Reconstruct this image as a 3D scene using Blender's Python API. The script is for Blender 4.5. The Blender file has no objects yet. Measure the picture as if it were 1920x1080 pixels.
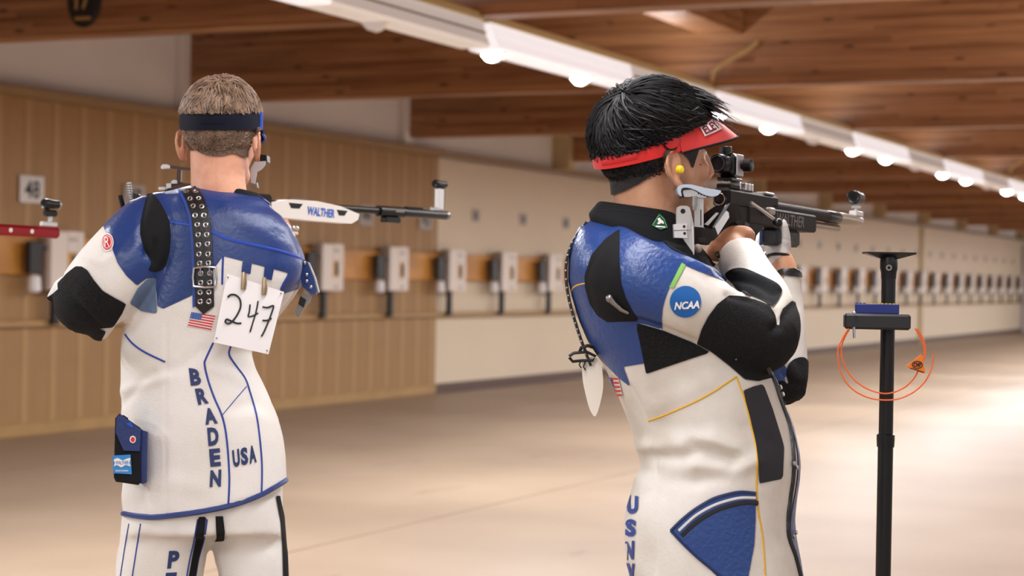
import bpy, bmesh, math, random
import numpy as np
from mathutils import Vector, Matrix
from mathutils.bvhtree import BVHTree
from mathutils.geometry import delaunay_2d_cdt
scene = bpy.context.scene
C = scene.collection
random.seed(7); rng = np.random.default_rng(7)

# ------------------------------------------------------------------ camera
FPX, YAW, PITCH, ROLL = 3500.0, 0.4398, 0.0052, 0.0176
CAM = np.array([0.0, 0.0, 1.35])
_F = np.array([-math.sin(YAW)*math.cos(PITCH), math.cos(YAW)*math.cos(PITCH), -math.sin(PITCH)])
_R0 = np.array([math.cos(YAW), math.sin(YAW), 0.0]); _U0 = np.cross(_R0, _F)
_U = _U0*math.cos(ROLL) - _R0*math.sin(ROLL); _R = _R0*math.cos(ROLL) + _U0*math.sin(ROLL)
cd = bpy.data.cameras.new('camera'); cam = bpy.data.objects.new('camera', cd); C.objects.link(cam)
cam.matrix_world = Matrix(((_R[0],_U[0],-_F[0],CAM[0]),(_R[1],_U[1],-_F[1],CAM[1]),(_R[2],_U[2],-_F[2],CAM[2]),(0,0,0,1)))
cd.sensor_width = 36.0; cd.lens = 36.0*FPX/1920.0; cd.clip_end = 300; cd.clip_start = 0.05
cd.dof.use_dof = True; cd.dof.focus_distance = 3.42; cd.dof.aperture_fstop = 5.0
scene.camera = cam

# ------------------------------------------------------------------ light
wd = bpy.data.worlds.new('world'); scene.world = wd; wd.use_nodes = True
bg = wd.node_tree.nodes['Background']; bg.inputs[0].default_value = (0.93, 0.97, 1.0, 1); bg.inputs[1].default_value = 0.55
def area(name, loc, rot, sx, sy, power, col=(1, .97, .93)):
    l = bpy.data.lights.new(name, 'AREA'); l.shape = 'RECTANGLE'; l.size = sx; l.size_y = sy; l.energy = power; l.color = col
    o = bpy.data.objects.new(name, l); C.objects.link(o); o.location = loc; o.rotation_euler = rot; return o
# light of the fluorescent row in view; uplights and right-hand strips are added fill
for k in range(-3, 11):
    y = 9.96+4.236*k
    area('row_and_fill_light', (-5.0, y+1.05, 2.715), (0, 0, 0), 0.16, 1.7, 150, (.97, .985, 1))
    area('added_uplight', (-5.15, y+2.2, 2.955), (math.pi, 0, 0), 0.08, 3.6, 24, (.97, .985, 1))  # uplight added to brighten the beams and upper wall
for x in (-1.1, 3.2):  # unseen strips added to brighten the hall, no fittings built there
    area('row_and_fill_light', (x, 24, 2.62), (0, 0, 0), 0.16, 62, 900, (.97, .985, 1)); area('added_uplight', (x, 24, 2.64), (math.pi, 0, 0), 0.16, 62, 1000, (.97, .985, 1))
# daylight through the far windows
area('daylight_far', (0.0, 59.6, 1.55), (math.radians(-90), 0, 0), 12.0, 2.2, 130, (1, .98, .97))
scene.view_settings.view_transform = 'Standard'; scene.view_settings.look = 'None'
scene.view_settings.exposure = 0.1; scene.view_settings.gamma = 1.0; scene.view_settings.use_curve_mapping = False

# ------------------------------------------------------------------ helpers
def W(px, py, z):
    px = np.asarray(px, float); py = np.asarray(py, float); z = np.asarray(z, float)
    d = _F + ((px-960)/FPX)[..., None]*_R - ((py-540)/FPX)[..., None]*_U
    return CAM + d*z[..., None]
def PIX(P):
    Q = np.asarray(P, float) - CAM; z = Q@_F
    return 960+FPX*(Q@_R)/z, 540-FPX*(Q@_U)/z, z
def tag(o, label=None, cat=None, group=None, kind=None):
    if label: o['label'] = label
    if cat: o['category'] = cat
    if group: o['group'] = group
    if kind: o['kind'] = kind
    return o
def link(o, parent=None):
    C.objects.link(o)
    if parent is not None: o.parent = parent
    return o
def empty(name, loc=(0, 0, 0)):
    o = bpy.data.objects.new(name, None); o.location = loc; o.empty_display_size = 0.1; C.objects.link(o); return o
def copy_tree(o, parent=None):
    c = o.copy(); C.objects.link(c); c.parent = parent
    for ch in o.children: copy_tree(ch, c)
    return c

_MATS = {}
def srgb(r, g, b):
    return tuple(((c/255)/12.92 if c/255 <= .04045 else ((c/255+.055)/1.055)**2.4) for c in (r, g, b))
def mat(name, rgb, rough=.5, metal=0.0, var=0.0, scale=6.0, bump=0.0, bscale=60.0, spec=.5, coat=0.0, emit=None, estr=0.0, rgb2=None, sheen=0.0, alpha=1.0, trans=0.0):
    if name in _MATS: return _MATS[name]
    m = bpy.data.materials.new(name); m.use_nodes = True; nt = m.node_tree; b = nt.nodes['Principled BSDF']
    col = srgb(*rgb); b.inputs['Base Color'].default_value = (*col, 1); b.inputs['Roughness'].default_value = rough
    b.inputs['Metallic'].default_value = metal; b.inputs['Specular IOR Level'].default_value = spec
    b.inputs['Coat Weight'].default_value = coat; b.inputs['Sheen Weight'].default_value = sheen
    b.inputs['Alpha'].default_value = alpha; b.inputs['Transmission Weight'].default_value = trans
    if emit: b.inputs['Emission Color'].default_value = (*srgb(*emit), 1); b.inputs['Emission Strength'].default_value = estr
    if var > 0 or rgb2:
        tc = nt.nodes.new('ShaderNodeTexCoord'); n = nt.nodes.new('ShaderNodeTexNoise'); n.inputs['Scale'].default_value = scale; n.inputs['Detail'].default_value = 5
        nt.links.new(tc.outputs['Object'], n.inputs['Vector'])
        r = nt.nodes.new('ShaderNodeValToRGB'); r.color_ramp.elements[0].position = .3; r.color_ramp.elements[1].position = .7
        c2 = srgb(*rgb2) if rgb2 else col
        r.color_ramp.elements[0].color = (*[c*(1-var) for c in c2], 1); r.color_ramp.elements[1].color = (*[min(1, c*(1+var*.5)) for c in col], 1)
        nt.links.new(n.outputs['Fac'], r.inputs['Fac']); nt.links.new(r.outputs['Color'], b.inputs['Base Color'])
    if bump > 0:
        tc = nt.nodes.new('ShaderNodeTexCoord'); n = nt.nodes.new('ShaderNodeTexNoise'); n.inputs['Scale'].default_value = bscale; n.inputs['Detail'].default_value = 3
        nt.links.new(tc.outputs['Object'], n.inputs['Vector'])
        bp = nt.nodes.new('ShaderNodeBump'); bp.inputs['Strength'].default_value = bump; bp.inputs['Distance'].default_value = .01
        nt.links.new(n.outputs['Fac'], bp.inputs['Height']); nt.links.new(bp.outputs['Normal'], b.inputs['Normal'])
    _MATS[name] = m; return m

class MB:
    """collects shapes, then links them as ONE mesh object"""
    def __init__(s): s.v = []; s.f = []
    def add(s, vs, fs):
        o = len(s.v); s.v += [tuple(map(float, p)) for p in vs]; s.f += [tuple(i+o for i in f) for f in fs]; return s
    def box(s, c, d, M=None, bev=0.0):
        x, y, z = d[0]/2, d[1]/2, d[2]/2
        if bev > 0:
            b = min(bev, x*.9, y*.9, z*.9); vs = []; idx = {}
            for sx in (-1, 1):
                for sy in (-1, 1):
                    for sz in (-1, 1):
                        for k, p in enumerate(((sx*x, sy*(y-b), sz*(z-b)), (sx*(x-b), sy*y, sz*(z-b)), (sx*(x-b), sy*(y-b), sz*z))):
                            idx[(sx, sy, sz, k)] = len(vs); vs.append(p)
            fs = []
            I = lambda a, b_, c_, k: idx[(a, b_, c_, k)]
            for a in (-1, 1):
                fs += [(I(a,-1,-1,0), I(a,1,-1,0), I(a,1,1,0), I(a,-1,1,0)), (I(-1,a,-1,1), I(1,a,-1,1), I(1,a,1,1), I(-1,a,1,1)), (I(-1,-1,a,2), I(1,-1,a,2), I(1,1,a,2), I(-1,1,a,2))]
                for b_ in (-1, 1):
                    fs += [(I(a,b_,-1,0), I(a,b_,1,0), I(a,b_,1,1), I(a,b_,-1,1)), (I(a,-1,b_,0), I(a,1,b_,0), I(a,1,b_,2), I(a,-1,b_,2)), (I(-1,a,b_,1), I(1,a,b_,1), I(1,a,b_,2), I(-1,a,b_,2))]
                    for c_ in (-1, 1): fs.append((I(a,b_,c_,0), I(a,b_,c_,1), I(a,b_,c_,2)))
        else:
            vs = [(i*x, j*y, k*z) for i in (-1, 1) for j in (-1, 1) for k in (-1, 1)]
            fs = [(0,1,3,2), (4,6,7,5), (0,4,5,1), (2,3,7,6), (0,2,6,4), (1,5,7,3)]
        vs = [Vector(p) for p in vs]
        if M is not None: vs = [M @ p for p in vs]
        return s.add([p+Vector(c) for p in vs], fs)
    def tube(s, path, rad, n=12, cap=True, ell=None, up=None):
        P = np.array(path, float); k = len(P); rad = [rad]*k if np.isscalar(rad) else list(rad)
        T = np.gradient(P, axis=0); T /= np.linalg.norm(T, axis=1)[:, None]+1e-12
        a = np.array(up, float) if up is not None else (np.array([0, 0, 1.0]) if abs(T[0][2]) < .9 else np.array([1.0, 0, 0]))
        vs = []; fs = []
        for i in range(k):
            a = a - T[i]*(a@T[i]); a /= np.linalg.norm(a)+1e-12; b = np.cross(T[i], a)
            for j in range(n):
                t = 2*math.pi*j/n; e = 1 if ell is None else ell
                vs.append(P[i]+rad[i]*(a*math.cos(t)*e+b*math.sin(t)))
        for i in range(k-1):
            for j in range(n):
                j2 = (j+1) % n; fs.append((i*n+j, i*n+j2, (i+1)*n+j2, (i+1)*n+j))
        if cap: fs.append(tuple(range(n-1, -1, -1))); fs.append(tuple(range((k-1)*n, k*n)))
        return s.add(vs, fs)
    def cyl(s, a, b, r, n=16, r2=None): return s.tube([a, b], [r, r if r2 is None else r2], n)
    def lathe(s, a, ax, prof, n=20):
        """prof: list of (distance along ax, radius)"""
        ax = np.array(ax, float); ax /= np.linalg.norm(ax); a = np.array(a, float)
        u = np.cross(ax, [0, 0, 1.0] if abs(ax[2]) < .9 else [1.0, 0, 0]); u /= np.linalg.norm(u); w = np.cross(ax, u)
        vs = []; fs = []
        for d, r in prof:
            for j in range(n):
                t = 2*math.pi*j/n; vs.append(a+ax*d+r*(u*math.cos(t)+w*math.sin(t)))
        for i in range(len(prof)-1):
            for j in range(n):
                j2 = (j+1) % n; fs.append((i*n+j, i*n+j2, (i+1)*n+j2, (i+1)*n+j))
        fs.append(tuple(range(n-1, -1, -1))); fs.append(tuple(range((len(prof)-1)*n, len(prof)*n)))
        return s.add(vs, fs)
    def prism(s, poly, vec):
        """3D polygon extruded along vec"""
        n = len(poly); vec = np.array(vec, float); a = [np.array(p, float) for p in poly]
        vs = a+[p+vec for p in a]
        fs = [tuple(range(n)), tuple(range(2*n-1, n-1, -1))]+[(i, (i+1) % n, n+(i+1) % n, n+i) for i in range(n)]
        return s.add(vs, fs)
    def ellipsoid(s, c, r, n=20, m=14, M=None):
        vs = []; fs = []
        for i in range(m+1):
            ph = math.pi*i/m
            for j in range(n):
                t = 2*math.pi*j/n; p = Vector((r[0]*math.sin(ph)*math.cos(t), r[1]*math.sin(ph)*math.sin(t), r[2]*math.cos(ph)))
                if M is not None: p = M @ p
                vs.append((p[0]+c[0], p[1]+c[1], p[2]+c[2]))
        for i in range(m):
            for j in range(n):
                j2 = (j+1) % n; fs.append((i*n+j, (i+1)*n+j, (i+1)*n+j2, i*n+j2))
        return s.add(vs, fs)
    def map(s, fn):
        s.v = [tuple(p) for p in fn(np.array(s.v))]; return s
    def build(s, name, m, parent=None, smooth=False, sharp=None):
        me = bpy.data.meshes.new(name); me.from_pydata(s.v, [], s.f); me.update()
        bm = bmesh.new(); bm.from_mesh(me); bmesh.ops.recalc_face_normals(bm, faces=bm.faces); bm.to_mesh(me); bm.free()
        o = bpy.data.objects.new(name, me); link(o, parent)
        if m is not None: me.materials.append(m)
        if smooth:
            me.polygons.foreach_set('use_smooth', [True]*len(me.polygons))
            me.set_sharp_from_angle(angle=math.radians(sharp if sharp else 40))
        return o
def text_mesh(body, size=1.0, ext=0.0, bold=0.0, shear=0.0, spacing=1.0):
    """verts (N,2), faces of a filled text, lower-left origin, cap height about 0.7*size"""
    cu = bpy.data.curves.new('lettering', 'FONT'); cu.body = body; cu.size = size; cu.offset = bold; cu.shear = shear; cu.space_character = spacing
    cu.resolution_u = 3
    o = bpy.data.objects.new('lettering', cu); C.objects.link(o)
    bpy.context.view_layer.update(); dg = bpy.context.evaluated_depsgraph_get(); me = o.evaluated_get(dg).to_mesh()
    v = np.array([tuple(p.co) for p in me.vertices]); f = [tuple(p.vertices) for p in me.polygons]
    o.evaluated_get(dg).to_mesh_clear(); bpy.data.objects.remove(o); bpy.data.curves.remove(cu)
    return v[:, :2], f
def text_box(body, **k):
    """text scaled to the unit square"""
    v, f = text_mesh(body, **k); lo = v.min(0); hi = v.max(0); return (v-lo)/(hi-lo), f
# ------------------------------------------------------------------ the hall
WX = -10.0                      # plane of the wall that carries the target machines
BEAM0, BSP, NB = 9.96, 4.236, 14  # first beam and spacing
PITCHM = BSP/3
def wood_mat(name, dark, light, lam=.042, stretch=.9):
    m = bpy.data.materials.new(name); m.use_nodes = True; nt = m.node_tree; L = nt.links; b = nt.nodes['Principled BSDF']
    b.inputs['Roughness'].default_value = .42
    tc = nt.nodes.new('ShaderNodeTexCoord'); sx = nt.nodes.new('ShaderNodeSeparateXYZ'); L.new(tc.outputs['Object'], sx.inputs[0])
    def math_(op, a, bv):
        n = nt.nodes.new('ShaderNodeMath'); n.operation = op
        if hasattr(a, 'links'): L.new(a, n.inputs[0])
        else: n.inputs[0].default_value = a
        if hasattr(bv, 'links'): L.new(bv, n.inputs[1])
        else: n.inputs[1].default_value = bv
        return n.outputs[0]
    lamz = math_('FLOOR', math_('DIVIDE', sx.outputs['Z'], lam), 0)
    lamx = math_('FLOOR', math_('DIVIDE', math_('ADD', sx.outputs['X'], math_('MULTIPLY', lamz, 1.37)), 2.6), 0)
    cb = nt.nodes.new('ShaderNodeCombineXYZ'); L.new(lamz, cb.inputs[2]); L.new(lamx, cb.inputs[0]); L.new(math_('FLOOR', math_('DIVIDE', sx.outputs['Y'], 2.0), 0), cb.inputs[1])
    wn = nt.nodes.new('ShaderNodeTexWhiteNoise'); L.new(cb.outputs[0], wn.inputs['Vector'])
    mp = nt.nodes.new('ShaderNodeMapping'); mp.inputs['Scale'].default_value = (stretch, 3.0, 26.0); L.new(tc.outputs['Object'], mp.inputs['Vector'])
    ad = nt.nodes.new('ShaderNodeVectorMath'); ad.operation = 'ADD'; L.new(mp.outputs[0], ad.inputs[0]); L.new(wn.outputs['Color'], ad.inputs[1])
    ns = nt.nodes.new('ShaderNodeTexNoise'); ns.inputs['Scale'].default_value = 1.6; ns.inputs['Detail'].default_value = 6; L.new(ad.outputs[0], ns.inputs['Vector'])
    mix = math_('ADD', math_('MULTIPLY', ns.outputs['Fac'], .75), math_('MULTIPLY', wn.outputs['Value'], .3))
    r = nt.nodes.new('ShaderNodeValToRGB'); r.color_ramp.elements[0].position = .3; r.color_ramp.elements[1].position = .78
    r.color_ramp.elements[0].color = (*srgb(*dark), 1); r.color_ramp.elements[1].color = (*srgb(*light), 1); L.new(mix, r.inputs['Fac'])
    mk = nt.nodes.new('ShaderNodeMapping'); mk.inputs['Scale'].default_value = (1.5, .6, 5.0); L.new(tc.outputs['Object'], mk.inputs['Vector'])
    vo = nt.nodes.new('ShaderNodeTexVoronoi'); vo.inputs['Scale'].default_value = 1.7; L.new(mk.outputs[0], vo.inputs['Vector'])
    kr = nt.nodes.new('ShaderNodeValToRGB'); kr.color_ramp.elements[0].position = .06; kr.color_ramp.elements[1].position = .17
    kr.color_ramp.elements[0].color = (.3, .26, .22, 1); kr.color_ramp.elements[1].color = (1, 1, 1, 1); L.new(vo.outputs['Distance'], kr.inputs['Fac'])
    mm = nt.nodes.new('ShaderNodeMix'); mm.data_type = 'RGBA'; mm.blend_type = 'MULTIPLY'; mm.inputs[0].default_value = 1
    L.new(r.outputs['Color'], mm.inputs[6]); L.new(kr.outputs['Color'], mm.inputs[7]); L.new(mm.outputs[2], b.inputs['Base Color'])
    return m
M_BEAM = wood_mat('glulam_timber', (118, 74, 42), (184, 132, 90))
M_TAN = mat('tan_board', (166, 126, 80), .55, var=.06, scale=3, bump=.04, bscale=40)
M_TANL = mat('tan_batten', (178, 140, 92), .5, var=.05, scale=3)
M_CREAM = mat('cream_wall_paint', (226, 207, 182), .6, var=.03, scale=.7)
M_UPPER = mat('white_block_paint', (236, 230, 226), .7, var=.04, scale=1.2, bump=.12, bscale=9)
M_PIER = mat('cream_pier_paint', (196, 172, 128), .6, var=.05, scale=4)
M_RAIL = mat('rail_oak', (176, 138, 88), .45, var=.12, scale=5)
M_STRIP = mat('orange_oak', (210, 146, 66), .4, var=.15, scale=4, rgb2=(196, 130, 54))
M_BASE = mat('brown_vinyl', (92, 66, 58), .5)
M_WHITE = mat('machine_enamel', (234, 220, 210), .42)
M_BLACK = mat('black_plastic', (18, 18, 20), .45)
M_GREYP = mat('grey_enamel', (150, 132, 122), .5)
M_LAMP = mat('white_lamp_cap', (240, 238, 240), .35)
M_FIX = mat('fixture_enamel', (238, 234, 230), .4)
M_FIXTOP = mat('fixture_tan_spine', (196, 166, 112), .5)
M_TUBE = mat('tube_glass', (240, 238, 236), .3)
M_LIT = mat('lit_tube', (255, 255, 255), .4, emit=(246, 246, 255), estr=.55)
M_COVERGLOW = mat('cover_added_glow', (238, 234, 232), .4, emit=(246, 240, 236), estr=.22)  # faint emission added to lighten the unlit stretch of cover

# floor with saw-cut joints
mf = bpy.data.materials.new('sealed_concrete'); mf.use_nodes = True
def _floor():
    nt = mf.node_tree; L = nt.links; b = nt.nodes['Principled BSDF']; b.inputs['Roughness'].default_value = .45; b.inputs['Specular IOR Level'].default_value = .25
    tc = nt.nodes.new('ShaderNodeTexCoord'); n = nt.nodes.new('ShaderNodeTexNoise'); n.inputs['Scale'].default_value = .8; n.inputs['Detail'].default_value = 7; n.inputs['Roughness'].default_value = .55
    L.new(tc.outputs['Object'], n.inputs['Vector'])
    r = nt.nodes.new('ShaderNodeValToRGB'); r.color_ramp.elements[0].position = .3; r.color_ramp.elements[1].position = .68
    r.color_ramp.elements[0].color = (*srgb(154, 133, 114), 1); r.color_ramp.elements[1].color = (*srgb(167, 146, 126), 1); L.new(n.outputs['Fac'], r.inputs['Fac'])
    mp = nt.nodes.new('ShaderNodeMapping'); mp.inputs['Scale'].default_value = (1.5, .35, 1); L.new(tc.outputs['Object'], mp.inputs['Vector'])
    n2 = nt.nodes.new('ShaderNodeTexNoise'); n2.inputs['Scale'].default_value = 2.3; n2.inputs['Detail'].default_value = 4; L.new(mp.outputs[0], n2.inputs['Vector'])
    r2 = nt.nodes.new('ShaderNodeValToRGB'); r2.color_ramp.elements[0].position = .24; r2.color_ramp.elements[1].position = .34
    r2.color_ramp.elements[0].color = (.72, .68, .66, 1); r2.color_ramp.elements[1].color = (1, 1, 1, 1); L.new(n2.outputs['Fac'], r2.inputs['Fac'])
    mm = nt.nodes.new('ShaderNodeMix'); mm.data_type = 'RGBA'; mm.blend_type = 'MULTIPLY'; mm.inputs[0].default_value = 1
    L.new(r.outputs['Color'], mm.inputs[6]); L.new(r2.outputs['Color'], mm.inputs[7]); L.new(mm.outputs[2], b.inputs['Base Color'])
_floor()
floor = tag(MB().box((-2, 26, -.05), (26, 70, .1)).build('floor', mf), 'beige sealed concrete floor of the shooting hall', kind='structure')
M_JOINT = mat('floor_joint_filler', (120, 98, 80), .7)
for x in (-4.815, -1.2, 2.4, -8.4):
    MB().box((x, 26, .0008), (.006, 69.9, .0016)).build('floor_joint', M_JOINT, floor)

# wall: lower painted face, upper block face, piers under each beam
WY0, WY1 = 4.0, 60.0
wall = MB().box((WX-.15, (WY0+WY1)/2, 1.36), (.3, WY1-WY0, 2.72)).build('wall_left', M_CREAM); tag(wall, 'long cream painted side wall carrying the target machines', kind='structure')
MB().box((WX-.21, (WY0+WY1)/2, 3.35), (.3, WY1-WY0, 1.26)).build('upper_wall', M_UPPER, wall)
for k in range(-1, 12):
    y = BEAM0+BSP*k
    pw = .03 if k <= 2 else .19
    MB().box((WX-.06+(.06+pw)/2, y-.02, 3.35), (.06+pw, .2, 1.1), bev=.006).build('pier', M_UPPER if k <= 2 else M_PIER, wall)
    if k == 8: MB().box((WX+.03, y-.10, 1.36), (.06, .2, 2.72)).build('pier', M_PIER, wall)
# tan boarding on the near part of the wall
TY1 = 19.14; BW = PITCHM/4
k = 0; y = TY1
bd = MB().box((0, 0, 0), (.03, BW-.0015, 2.62)).build('board', M_TAN, wall); bt = MB().box((0, 0, 0), (.006, .075, 2.62), bev=.002).build('batten', M_TANL, wall)
first = True
while y > WY0+BW:
    a, b_ = (bd, bt) if first else (bd.copy(), bt.copy())
    if not first:
        for q in (a, b_): C.objects.link(q)
    a.location = (WX+.016, y-BW/2, 1.42); b_.location = (WX+.033, y-BW*.5+.06, 1.42); first = False; y -= BW
MB().box((WX+.025, (WY0+TY1)/2, .055), (.05, TY1-WY0, .11), bev=.008).build('base_rail', M_RAIL, wall)
t1 = MB().box((WX+.05, (WY0+TY1)/2, 2.775), (.12, TY1-WY0, .085), bev=.01).box((WX+.04, (TY1+WY1)/2, 2.775), (.09, WY1-TY1, .05), bev=.008).build('trim_1', mat('cap_rail_tan', (158, 126, 82), .5, var=.08, scale=4)); tag(t1, 'tan cap rail running along the top of the boarded wall', kind='structure')
t2 = MB().box((WX+.06, (WY0+WY1)/2, .915), (.06, WY1-WY0, .055), bev=.006).build('trim_2', M_RAIL); tag(t2, 'thin oak rail low on the machine wall', kind='structure')
t3 = MB().box((WX+.055, (WY0+WY1)/2, 1.465), (.045, WY1-WY0, .31), bev=.005).build('trim_3', M_STRIP); tag(t3, 'wide orange oak board behind the row of target machines', kind='structure')
bb = MB().box((WX+.012, (TY1+WY1)/2, .055), (.024, WY1-TY1, .11)).build('baseboard_left', M_BASE); tag(bb, 'dark brown baseboard below the cream wall', kind='structure')

# roof deck, beams, purlin
ceil = MB().box((-2, 26, 3.93), (26, 70, .1)).build('ceiling', wood_mat('roof_deck', (96, 60, 34), (140, 92, 56))); tag(ceil, 'timber roof deck above the glulam beams', kind='structure')
bm0 = MB().box((0, 0, 0), (17.6, .2, .96), bev=.008).build('beam', M_BEAM, ceil)
for k in range(-2, NB-2):
    o = bm0 if k == -2 else bm0.copy()
    if k > -2: C.objects.link(o)
    o.location = (WX+8.82, BEAM0+BSP*k+.1, 3.39)
def onY(px, py, Y):
    d = _F + ((px-960)/FPX)*_R - ((py-540)/FPX)*_U; return CAM+d*(Y/d[1])
pu = onY(1392, 64, BEAM0+BSP)
MB().box((pu[0]-.16, BEAM0+BSP/2+.1, pu[2]+.2), (.34, BSP-.2, .4), bev=.006).build('purlin', M_BEAM, ceil)
# far end wall with a daylit doorway
wf = MB().box((-8.1, 59.9, 1.95), (4.2, .2, 3.9)).box((8.6, 59.9, 1.95), (5.2, .2, 3.9)).box((0, 59.9, 3.3), (12.01, .2, 1.2)).box((0, 59.9, .2), (12.01, .2, .4)).build('wall_far', M_UPPER); tag(wf, 'far end wall of the hall', kind='structure')
w1 = empty('window_1', (0, 59.95, 1.55)); tag(w1, 'long daylit window band in the far end wall', kind='structure')
fm = MB().box((0, 0, 1.13), (12, .1, .06)).box((0, 0, -1.13), (12, .1, .06))
for i in range(7): fm.box((-6+2*i, 0, 0), (.08, .1, 2.3))
fm.build('window_frame', M_FIX, w1)
for i in range(6): MB().box((-5+2*i, .03, 0), (1.92, .01, 2.2)).build('pane', mat('daylit_pane', (235, 240, 245), .2, emit=(236, 244, 255), estr=1.0), w1)
d1 = empty('door_1', (WX+.06, 57.6, 0)); tag(d1, 'white steel door at the far end of the machine wall', kind='structure')
MB().box((.0, 0, 1.3), (.06, 1.0, 2.6), bev=.005).build('door_leaf', mat('door_lilac_white', (206, 196, 206), .5), d1); MB().box((.05, -.4, 1.15), (.06, .12, .03), bev=.005).build('door_handle', M_GREYP, d1)

# ---------------------------------------------------------------- target machines
def machine():
    r = empty('target_machine')
    b = MB()  # cabinet with an open window: front frame of four bars round the window, back and sides
    w, h, d = .42, .48, .13
    b.box((.02, 0, 0), (.04, w, h), bev=.006)
    wy0, wy1, wz0, wz1 = .0, .12, -.1, .07
    b.box((d-.03, (-w/2+wy0)/2, 0), (.06, wy0+w/2, h), bev=.008); b.box((d-.03, (w/2+wy1)/2, 0), (.06, w/2-wy1, h), bev=.008)
    b.box((d-.03, (wy0+wy1)/2, (h/2+wz1)/2), (.06, wy1-wy0, h/2-wz1)); b.box((d-.03, (wy0+wy1)/2, (-h/2+wz0)/2), (.06, wy1-wy0, wz0+h/2))
    b.box((.07, -w/2+.012, 0), (.1, .024, h)); b.box((.07, w/2-.012, 0), (.1, .024, h)); b.box((.07, 0, h/2-.012), (.1, w, .024)); b.box((.07, 0, -h/2+.012), (.1, w, .024))
    cab = b.build('cabinet', M_WHITE, r)
    MB().box((.105, .06, -.015), (.02, .118, .168)).build('target_card', mat('target_card', (206, 160, 92), .6), cab)
    MB().box((.1165, .09, -.015), (.004, .045, .12)).build('aiming_mark', mat('aiming_mark', (70, 66, 62), .7), cab)
    MB().box((d+.003, .06, .175), (.006, .1, .035), bev=.001).build('maker_plate', mat('maker_plate', (196, 186, 180), .5), cab)
    MB().box((d+.004, .06, -.2), (.008, .035, .03), bev=.002).build('latch', M_GREYP, cab)
    MB().box((.05, -w/2-.012, 0), (.09, .024, h*.96), bev=.004).build('side_panel', M_GREYP, r)  # grey puts the shade of the cabinet's near side into its colour
    MB().box((.08, -w/2-.16, .02), (.05, .14, .26), bev=.006).box((.08, -w/2-.05, .1), (.03, .1, .03)).build('motor_box', M_BLACK, r)
    MB().lathe((.09, -w/2-.16, -.14), (0, 0, -1), [(-.02, .03), (0, .05), (.1, .056), (.12, .04)], 14).build('lamp_cap', M_LAMP, r, True)
    MB().box((.05, -.06, -h/2-.14), (.05, .075, .29), bev=.006).build('support_leg', M_BLACK, r)
    return r
m0 = machine(); M_Y0 = 12.27
mlist = []
for k in range(-1, 33):
    o = m0 if k == -1 else copy_tree(m0)
    o.location = (WX+.08, M_Y0+PITCHM*k, 1.43); mlist.append(o); o['category'] = 'target machine'; o['group'] = 'target machines along the wall'
def ordinal(n):
    w = ['first', 'second', 'third', 'fourth', 'fifth', 'sixth', 'seventh', 'eighth', 'ninth', 'tenth', 'eleventh', 'twelfth', 'thirteenth', 'fourteenth', 'fifteenth', 'sixteenth', 'seventeenth', 'eighteenth', 'nineteenth', 'twentieth', 'twenty-first', 'twenty-second', 'twenty-third', 'twenty-fourth', 'twenty-fifth', 'twenty-sixth', 'twenty-seventh', 'twenty-eighth', 'twenty-ninth', 'thirtieth', 'thirty-first', 'thirty-second', 'thirty-third', 'thirty-fourth', 'thirty-fifth']
    return w[n]
for i, o in enumerate(mlist):
    k = i-1
    if k == 0: o['label'] = 'cream target machine under the 48 plate, behind the red rifle muzzle'
    elif k < 0: o['label'] = 'cream target machine nearest the camera, cut off by the left picture edge'
    elif k <= 4: o['label'] = 'cream target machine on the tan boarding, %s to the right of the 48 plate' % ordinal(k-1)
    else: o['label'] = 'cream target machine on the cream wall, %s beyond the tan boarding' % ordinal(k-5)
# number plates
PL = []
for k in range(-1, 33):
    y = 12.0+1.362*k
    if y > 58: break
    r = empty('number_plate', (WX+(.045 if y < TY1 else .004), y, 2.0 if y < TY1 else 2.1)); PL.append(r)
    big = y < TY1
    w, h = (.3, .22) if big else (.2, .15)
    MB().box((.004, 0, 0), (.008, w, h), bev=.003).build('plate', mat('plate_white', (222, 216, 212), .5) if k in (-1, 0) else mat('plate_grey', (176, 164, 156), .5), r)
    n = 48-k; v, f = text_box(str(n), bold=.02); v = (v-.5)*[w*.62, h*.66]
    MB().add([(.0095, p[0], p[1]) for p in v], f).build('numeral', mat('numeral_black', (40, 36, 40), .6), r)
    if k == 0: lb = 'white wall plate reading 48 above the red rifle muzzle'
    elif big: lb = 'numbered wall plate on the tan boarding, %s to the right of the 48 plate' % ordinal(k-1) if k > 0 else 'numbered wall plate nearest the camera on the tan boarding'
    else: lb = 'small numbered plate on the cream wall, %s beyond the tan boarding' % ordinal(k-6)
    tag(r, lb, 'sign', 'number plates above the machines')

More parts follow.
